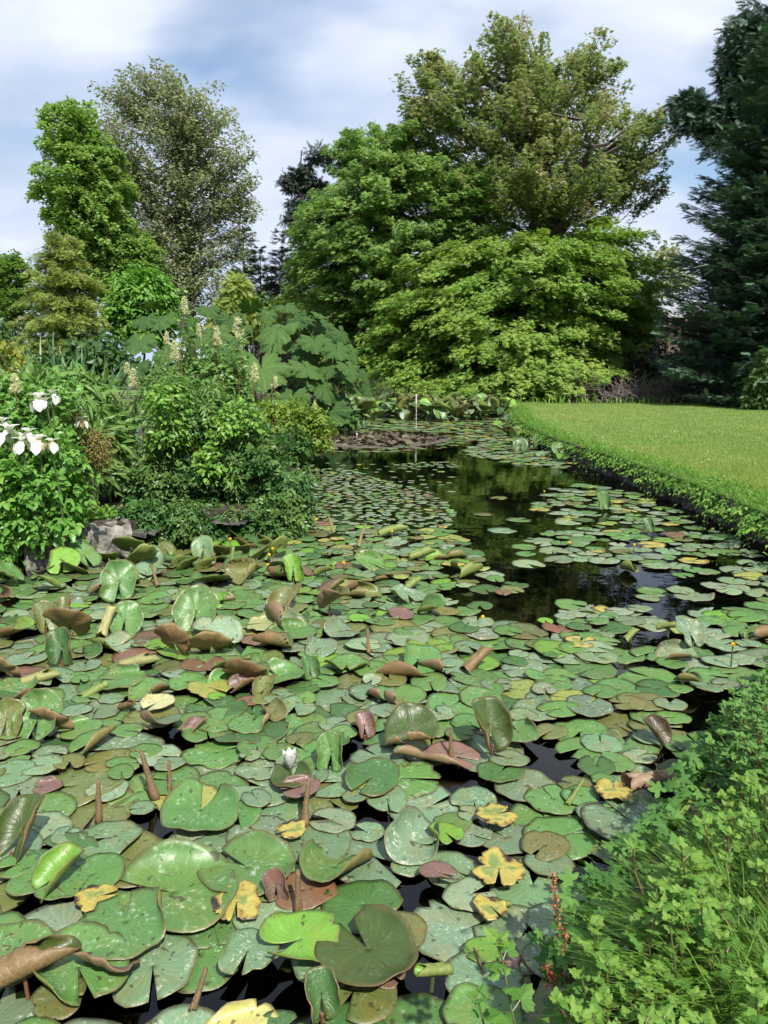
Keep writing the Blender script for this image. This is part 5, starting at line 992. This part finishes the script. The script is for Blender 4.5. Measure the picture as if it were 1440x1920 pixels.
for a in ((345, 800, 565, 9.9, 'tallest greenish cream plume rising above the big bush', 12), (328, 800, 648, 9.7, 'fluffy cream plume left of the tallest one', 16), (445, 800, 605, 9.9, 'large cream plume before the upper giant leaf', 17), (406, 800, 622, 10.0, 'cream plume halfway between the tallest and the large one', 14), (372, 800, 615, 10.2, 'small faint plume close right of the tallest one', 10), (478, 860, 690, 9.6, 'greenish plume in front of the widest giant leaf', 14), (516, 860, 712, 9.6, 'slim cream plume in front of the widest giant leaf', 8), (250, 850, 700, 9.2, 'yellowish plume above the pale green mound', 14), (215, 850, 738, 9.0, 'ragged cream plume over the pale green mound', 11), (238, 850, 685, 9.6, 'small plume beside the yellowish one', 8), (312, 800, 630, 10.2, 'thin greenish plume at the far left of the bush top', 9), (28, 830, 710, 7.6, 'cream plume at the left edge above the white irises', 14), (5, 830, 730, 7.8, 'cream plume cut by the left edge', 14), (130, 820, 725, 8.4, 'cream plume on a dock stem right of the upper irises', 9), (590, 800, 758, 18., 'little cream plume at the foot of the giant leaves', 9)): meadowsweet(*a)
T_PET = fan_leaf([(0, .06), (.2, .22), (.35, .24), (.5, .38), (.62, .33), (.8, .36), (.95, .18), (1, .03)], .45, .7)
T_PET[0][:, 2] += .06*np.sin(T_PET[0][:, 0]*13)*np.abs(T_PET[0][:, 1])/.3
def white_iris(px, py, w, Y, label, wilt=False, tilt=0.):
    P = dep(px, py, Y); b = np.array([P[0]+rng.normal(0, .05), P[1]+.1, BANK]); R = w*mpp(P)*.5; root = thing('white_iris', label, 'flower', tuple(b), 'white irises in the left border'); c = P-b
    mb = MB(); tube(mb, curve((0, 0, 0), c-[0, 0, R*.2], 0, 6, .01), np.linspace(.009, .006, 6), 6); mb.build('stem', M['stem'], root)
    mb = MB(); a = np.arange(3)*2.094+rnd.uniform(0, 2); xd = np.column_stack([np.cos(a), np.sin(a), -.25+0*a]); nd = np.column_stack([.35*np.cos(a), .35*np.sin(a), 1+0*a])+rng.normal(0, .15, (3, 3)); stamp(mb, T_PET, np.tile(c, (3, 1)), xd, nd, R*rng.uniform(.9, 1.15, 3))
    a2 = a+1.05; xd = np.column_stack([np.cos(a2)*.55, np.sin(a2)*.55, .8+0*a]); nd = np.column_stack([np.cos(a2)*.8, np.sin(a2)*.8, -.5+0*a]); stamp(mb, T_PET, np.tile(c, (3, 1)), xd, -nd, R*rng.uniform(.75, .95, 3)); mb.build('petals', M['white'], root, smooth=True)
    if wilt:
        mb = MB(); stamp(mb, T_PET, np.tile(c+[0, 0, .02], (2, 1)), [[.8, -.3, -.7], [.3, -.5, -.9]], [[.6, -.4, .6], [.4, -.6, .5]], R*.95); mb.build('withered_petal', M['tan_petal'], root, smooth=True)
for a in ((5, 792, 44, 7.2, 'white iris bloom cut by the left edge above the biggest one'), (52, 812, 40, 7.1, 'ragged white iris between the biggest bloom and the tan withered one'), (86, 752, 30, 7.5, 'white iris bud opening between the two higher flowers'), (18, 808, 58, 7.1, 'white iris flower at the left edge, the biggest bloom'), (40, 828, 40, 7.0, 'white iris flower pressed between two others'), (72, 826, 50, 7.0, 'white iris with one petal withered to tan', True), (96, 830, 34, 7.0, 'white iris bloom with a long hanging petal', True), (72, 748, 48, 7.5, 'white iris flower facing up, higher in the border'), (98, 738, 34, 7.55, 'small white iris flower right of the higher one'), (153, 788, 30, 7.9, 'lone white wilting iris beside the pale green mound', True)): white_iris(*a)
def dead_stems(px, py, label):
    P = at(px, py, .22); root = thing('withered_plant', label, 'plant', tuple(P)); mb = MB()
    for i in range(26):
        a = rnd.uniform(-1.3, 1.3); L = rnd.uniform(.1, .28); p = np.array([[0, 0, .02], [math.sin(a)*L*.5, -abs(math.cos(a))*.1, .05], [math.sin(a)*L, -.13, -.12-rnd.random()*.1]]); p[:, 0] += rnd.uniform(-.05, .05)
        tube(mb, curve(p[0], p[1], 0, 3)[:2].tolist()+[p[1].tolist(), p[2].tolist()], [.008, .012, .012, .006], 5, var=rnd.random())
    mb.build('stems', M['rust'], root)
dead_stems(113, 1000, 'bundle of rust red dead stems hanging over the grey edging stone')

# ---------------------------------------------------------------- lawn, its overhanging edge, things on it
def inside_pond(P): return inpoly(P, POND)
lawn_poly = np.vstack([w_right, [(3.5, far_y), (9, 35), (32, 35), (30, 18), (14, 6)]])
def scatter_lawn(n, dmin, dmax, hlo, hhi, w, mb, seg):
    y = 1/(rng.random(n)*(1/dmin-1/dmax)+1/dmax); x = (rng.random(n)*1.5-.15)*y*.56; P = np.column_stack([x, y]); k = ~inside_pond(P) & (x > np.interp(y, w_right[:, 1], w_right[:, 0], left=3)-.2) & (y < 34.8); P = P[k]
    blades(mb, np.column_stack([P, np.full(len(P), BANK-.005)]), rng.uniform(hlo, hhi, len(P)), rng.random(len(P))*6.28, rng.uniform(.2, 1.1, len(P)), w*np.maximum(1, P[:, 1]/12), seg)
mb = MB(); scatter_lawn(220000, 6.5, 36, .035, .085, .0065, mb, 2); tag(mb.build('lawn_grass', M['lawn']), kind='stuff')
mb = MB(); y = rng.uniform(8, 33, 800)**1.0; x = rng.random(800)*y*.56; P = np.column_stack([x, y]); P = P[~inside_pond(P) & (P[:, 0] > np.interp(P[:, 1], w_right[:, 1], w_right[:, 0])+.5)]
n = len(P); a = np.linspace(0, 2*math.pi, 7)[:-1]; T_DSY = (np.array([(0, 0, .25)]+[(math.cos(t), math.sin(t), 0) for t in a]), [np.array([(0, 1+i, 1+(i+1) % 6) for i in range(6)])])
stamp(mb, T_DSY, np.column_stack([P, np.full(n, BANK+.07)]), np.tile([1., 0, 0], (n, 1)), np.column_stack([rng.normal(0, .3, (n, 2)), np.ones(n)])+np.array([0, -.3, 0]), rng.uniform(.006, .012, n)); tag(mb.build('daisies', M['white']), kind='stuff')
# weeds and grass spilling over the wall
def fringe():
    L = smooth_line(w_right, 3); t = unit(np.gradient(L, axis=0)); nr = np.column_stack([t[:, 1], -t[:, 0]]); 
    mid = L+nr*.3
    if inside_pond(mid).mean() > .5: nr = -nr
    mb = MB(); seglen = np.linalg.norm(np.gradient(L, axis=0), axis=1); w = seglen/np.maximum(L[:, 1], 6); 
    i = rng.choice(len(L), 15000, p=w/w.sum()); o = rng.normal(.10, .17, len(i)); 
    P = L[i]+nr[i]*o[:, None]+t[i]*rng.normal(0, .15, (len(i), 1)); hang = np.clip(.1-o, 0, .4); clump_ = .5+.5*np.sin(i*.37)*np.sin(i*.11+1)
    z = BANK+.02-hang*rng.uniform(.1, 1.1, len(i))*(.35+.9*(.5+.5*np.sin(L[i][:, 1]*2.3+np.sin(L[i][:, 1]*5.1))))+rng.random(len(i))*.12*clump_*(o > -.05)
    xd = np.column_stack([-nr[i], rng.uniform(-.9, .5, len(i))])+rng.normal(0, .5, (len(i), 3)); nd = np.column_stack([-nr[i]*.7, np.full(len(i), .8)])+rng.normal(0, .4, (len(i), 3))
    stamp(mb, T_OV, np.column_stack([P, z]), xd, nd, rng.uniform(.022, .062, len(i)))
    i = rng.choice(len(L), 500, p=w/w.sum()); stamp(mb, T_PIN, np.column_stack([L[i]+nr[i]*rng.normal(-.02, .1, (len(i), 1)), np.full(len(i), BANK)+rng.uniform(-.08, .08, len(i))]), np.column_stack([-nr[i], rng.uniform(-.6, .3, len(i))])+rng.normal(0, .3, (len(i), 3)), np.column_stack([-nr[i]*.4, np.ones(len(i))]), rng.uniform(.10, .2, len(i)))
    i = rng.choice(len(L), 16000, p=w/w.sum()); o = rng.normal(.2, .22, len(i)); az = np.arctan2(-nr[i][:, 1], -nr[i][:, 0])+rng.normal(0, .8, len(i))
    blades(mb, np.column_stack([L[i]+nr[i]*np.maximum(o, -.03)[:, None], np.full(len(i), BANK-.01)]), rng.uniform(.06, .18, len(i)), az, rng.uniform(.3, 1.6, len(i)), .009, 3)
    tag(mb.build('bank_weeds', M['bankweed']), kind='stuff')
fringe()
mb = MB(); x = rng.uniform(3, 24, 500); P = np.column_stack([x, 34.6+rng.normal(0, .25, 500), np.full(500, BANK)]); blades(mb, P, rng.uniform(.15, .5, 500), rng.random(500)*6.28, rng.uniform(.2, .9, 500), .05, 3); tag(mb.build('rough_grass', M['bankweed']), kind='stuff')
b = gb(1420, 30); plant('sapling', 'young bushy conifer sapling on the lawn in front of the spruce', 'tree', dep(1420, 768, 29.5), blobs_px([(1418, 750, 18, 16), (1425, 715, 14, 20), (1430, 690, 9, 14), (1445, 725, 16, 26), (1440, 680, 12, 20)], 29.5), M['hedge'], T_FEA, .22, 26, .25, 50, .05, 'bark', .4, .1, .6, .6)
def stake(): 
    P = dep(1427, 765, 29.3); P[2] = BANK; root = thing('sapling_stake', 'pale wooden stake tied beside the sapling', 'stake', tuple(P)); mb = MB(); tube(mb, [(0, 0, -.1), (0, 0, .9), (.01, 0, 1.12)], [.03, .03, .026], 6); mb.build('stick', M['post'], root); mb = MB(); tube(mb, [(0, 0, .78), (0, 0, .86)], .04, 6); mb.build('tie', M['timber'], root)
stake()
def brush():
    P = np.array(gb(1190, 36)); root = thing('brush_pile', 'tangle of grey dead twigs heaped at the end of the lawn', 'branches', tuple(P)); mb = MB()
    for i in range(330):
        a = np.array([rng.normal(0, 1.1), rng.normal(0, .5), rng.uniform(0, .5)]); d = np.array([rng.normal(0, .8), rng.normal(0, .4), rng.normal(.35, .35)]); L = rnd.uniform(.5, 1.6)
        tube(mb, np.maximum(curve(a, a+unit(d)*L, rnd.uniform(-.1, .2), 5, .06), [-9, -9, .02]), np.linspace(.016, .006, 5), 3, var=rnd.random())
    mb.build('twigs', M['twig'], root)
brush()
def shed():
    c = np.array(gb(1262, 56)); root = thing('shed', 'low shed with pale grey sloping roof half hidden behind the spruce', 'building', tuple(c)); k = mpp(dep(1262, 600, 56))
    zt, ze = dep(1262, 553, 56)[2]-BANK, dep(1262, 592, 56)[2]-BANK; w = 75*k
    mb = MB(); mb.add([(-w, 0, 0), (w, 0, 0), (w, 0, ze), (-w, 0, ze), (-w, 5, 0), (w, 5, 0), (w, 5, ze), (-w, 5, ze)], [(0, 1, 2, 3), (1, 5, 6, 2), (5, 4, 7, 6), (4, 0, 3, 7)]); mb.build('wall', M['boards'], root)
    mb = MB(); mb.add([(-w-.3, -.4, ze-.05), (w+.3, -.4, ze-.05), (w+.3, 2.6, zt), (-w-.3, 2.6, zt), (w+.3, 5.4, ze), (-w-.3, 5.4, ze), (-w-.3, -.4, ze-.15), (w+.3, -.4, ze-.15)], [(0, 1, 2, 3), (3, 2, 4, 5), (6, 7, 1, 0)])
    mb.build('roof', M['roof'], root)
    for x in (-w*.6, -w*.2, w*.2):
        mb = MB(); tube(mb, [(x, -.25, 0), (x, -.25, ze)], .08, 6); mb.build('post', M['timber'], root)
shed()
def fence_left():
    a, b = dep(-80, 712, 24), dep(22, 713, 24); a[2] = b[2] = BANK; root = thing('border_board', 'low brown timber edging across the lawn at the far left', 'edging', tuple(a)); mb = MB(); d = b-a
    mb.add([(0, 0, 0), d, d+[0, 0, .18], (0, 0, .18), (0, .05, 0), d+[0, .05, 0], d+[0, .05, .18], (0, .05, .18)], [(0, 1, 2, 3), (3, 2, 6, 7), (1, 5, 6, 2)]); mb.build('board', M['timber'], root)
fence_left()

# ---------------------------------------------------------------- near right bank
def shoot_bush(name, label, pts, mat, n, hpx, leaf, tm=T_LOB, seedl=None, cat='shrub', stemmat='stem_mix', pairs=5, Yoff=0., lean=.25):
    """many upright shoots, each a woody stem with opposite leaves and a leafy tip; pts = polygon in the photo of the shoot tops, hpx = height (m) range"""
    tops = []; lo = np.min(pts, 0); hi = np.max(pts, 0)
    while len(tops) < n:
        p = np.array([[rnd.uniform(lo[0], hi[0]), rnd.uniform(lo[1], hi[1])]])
        if inpoly(p, np.array(pts, float))[0]: tops.append(p[0])
    W_ = []
    for p in tops:
        h = rnd.uniform(*hpx); t = at(p[0], p[1], .22+h); W_.append(t)
    W_ = np.array(W_); base = W_.mean(0); base[2] = .16; root = thing(name, label, cat, tuple(base)); sb, lb = MB(), MB()
    for t in W_:
        b = np.array([t[0]+rnd.uniform(.0, .15)+.04, t[1]-rnd.uniform(-.1, .12), .12]); c = curve(b, t, .0, 7, .02); tube(sb, c-base, np.linspace(.005, .0022, 7), 5, var=rnd.random())
        L = np.linalg.norm(t-b); k = max(3, int(L/.052)); s = np.linspace(.18, 1, k); P = np.column_stack([np.interp(s, np.linspace(0, 1, 7), c[:, j]) for j in range(3)]); a0 = rnd.uniform(0, 6.28)
        for i in range(k):
            for sg in (0, math.pi):
                if i == k-1 and sg: m_ = .5
                a = a0+i*1.57+sg+rnd.uniform(-.4, .4); f = i/(k-1); el = .15+.5*f**2+rnd.uniform(-.2, .2); sz = leaf*(.95-.45*f**3)*rnd.uniform(.7, 1.15)
                x = np.array([math.cos(a)*math.cos(el), math.sin(a)*math.cos(el), math.sin(el)]); nd = np.array([-math.cos(a)*math.sin(el)*.8, -math.sin(a)*math.sin(el)*.8, math.cos(el)])+rng.normal(0, .2, 3)
                pet = P[i]+x*sz*.28; stamp(lb, tm, [pet-base], [x], [nd], sz, 0, float(np.clip(.25+.5*f+rnd.uniform(-.25, .25), 0, 1))); tube(sb, [P[i]-base, pet-base+x*sz*.26], .0012, 3)
        a = rnd.uniform(0, 6.28)
        for j in range(3):
            x = np.array([math.cos(a+j*2.1)*.55, math.sin(a+j*2.1)*.55, .8]); stamp(lb, tm, [t-base], [x], [[-x[0], -x[1], .6]], leaf*.42, 0, .9)
    sb.build('stems', M[stemmat], root); lb.build('foliage', M[mat], root); return root
shoot_bush('currant_bush', 'dense bright green lobed leaf shrub spreading up the lower right bank', [(1470, 1400), (1390, 1450), (1310, 1540), (1225, 1640), (1205, 1730), (1330, 1790), (1420, 1700), (1540, 1560)], 'ninebark', 290, (.12, .46), .056)
shoot_bush('currant_bush', 'darker green shrub leaning over the pads at the right edge', [(1370, 1290), (1330, 1350), (1330, 1400), (1370, 1440), (1500, 1420), (1520, 1300), (1460, 1250)], 'ninebark_dark', 150, (.12, .42), .056)
shoot_bush('currant_bush', 'lowest bright green leafy shoots in the corner above the grass', [(1170, 1690), (1110, 1790), (1040, 1880), (1060, 1960), (1330, 1960), (1340, 1800), (1250, 1700)], 'ninebark', 190, (.08, .34), .054)
shoot_bush('currant_bush', 'sparse bright shoots standing out of the long grass in the corner', [(1330, 1640), (1300, 1760), (1330, 1900), (1480, 1900), (1480, 1640)], 'ninebark', 9, (.25, .45), .06)
shoot_bush('leafy_shoot', 'single tall shoot with paired pleated leaves at the front of the shrub', [(1270, 1590), (1280, 1590), (1275, 1600)], 'ninebark', 1, (.5, .52), .078)
shoot_bush('willowherb', 'slender shoot with narrow pointed leaves and a reddish tip', [(1183, 1590), (1190, 1590), (1187, 1598)], 'ninebark', 1, (.46, .48), .08, T_LAN, cat='plant')
shoot_bush('bramble_shoot', 'pleated leaf shoot over the water at the bottom edge', [(935, 1765), (940, 1765), (938, 1772)], 'ninebark', 1, (.36, .37), .075)
shoot_bush('bramble_shoot', 'second low shoot close to the bottom edge beside the tall pleated one', [(890, 1870), (900, 1870), (895, 1880)], 'ninebark_dark', 1, (.24, .25), .075)
shoot_bush('bramble_shoot', 'fresh lobed shoot top beside the grey brown leaf hood', [(1110, 1735), (1118, 1735), (1114, 1742)], 'ninebark', 2, (.34, .36), .065)
def sorrel(px0, py0, px1, py1, h, label, side=True):
    t = at(px1, py1, .12+h); b = np.array([*at(px0, py0, .12)[:2], .08]); root = thing('sorrel', label, 'plant', tuple(b)); mb = MB(); c = curve((0, 0, 0), t-b, 0, 8, .01); tube(mb, c, np.linspace(.004, .0016, 8), 5); mb.build('stem', M['stem'], root)
    mb = MB(); n = 30; s = np.repeat(np.linspace(.3, 1, n), 5); P = np.column_stack([np.interp(s, np.linspace(0, 1, 8), c[:, k]) for k in range(3)])+rng.normal(0, .006, (n*5, 3)); stamp(mb, T_OV, P, rng.normal(0, 1, (len(P), 3))-[0, 0, .6], rng.normal(0, 1, (len(P), 3)), rng.uniform(.006, .013, len(P))); mb.build('seeds', M['rust'], root)
sorrel(1075, 1900, 1035, 1635, .5, 'upright sorrel stalk with rust red seeds at the water edge')
sorrel(1065, 1900, 1025, 1810, .26, 'short sorrel stalk with rust seeds left of the upright one')
sorrel(1095, 1880, 1098, 1775, .26, 'faded sorrel stalk with brown seeds right of the upright one')
mb = MB(); P = np.vstack([rand_in(poly_at([(1480, 1760), (1410, 1820), (1360, 1900), (1330, 2060), (1750, 2060), (1750, 1760)], .3), 6500)])
blades(mb, np.column_stack([P, np.full(len(P), .28)]), rng.uniform(.2, .48, len(P)), rng.normal(2.6, 1.0, len(P)), rng.uniform(.3, 1.3, len(P)), rng.uniform(.003, .006, len(P)), 5); tag(mb.build('long_grass', M['grass']), kind='stuff')
mb = MB(); NP = np.vstack([w_near+[-.1, .02], w_near[::-1]+[1.1, -.5]]); P = rand_in(NP, 15000); n = len(P)
stamp(mb, T_LOB5, np.column_stack([P, BANK+rng.uniform(-.2, .07, n)]), rng.normal(0, 1, (n, 3))*[1, 1, .4], np.column_stack([rng.normal(0, .5, (n, 2)), np.ones(n)]), rng.uniform(.03, .07, n)); tag(mb.build('ground_cover', M['ninebark_dark']), kind='stuff')
def cress(px, py):
    b = at(px, py, .3); root = thing('bittercress', 'thin weed with tiny white flowers amid the lower shoots', 'flower', tuple(b)); mb = MB(); f = MB()
    for i in range(7):
        e = np.array([rnd.uniform(-.06, .06), rnd.uniform(-.05, .05), rnd.uniform(.08, .2)]); tube(mb, curve((0, 0, -.1), e, 0, 4, .03), .0013, 3)
        a = np.arange(4)*1.57; stamp(f, T_OV, np.tile(e, (4, 1)), np.column_stack([np.cos(a), np.sin(a), .2+0*a]), np.tile([0, -.4, 1.], (4, 1)), .009)
    mb.build('stems', M['stem'], root); f.build('petals', M['white'], root)
cress(1195, 1850)
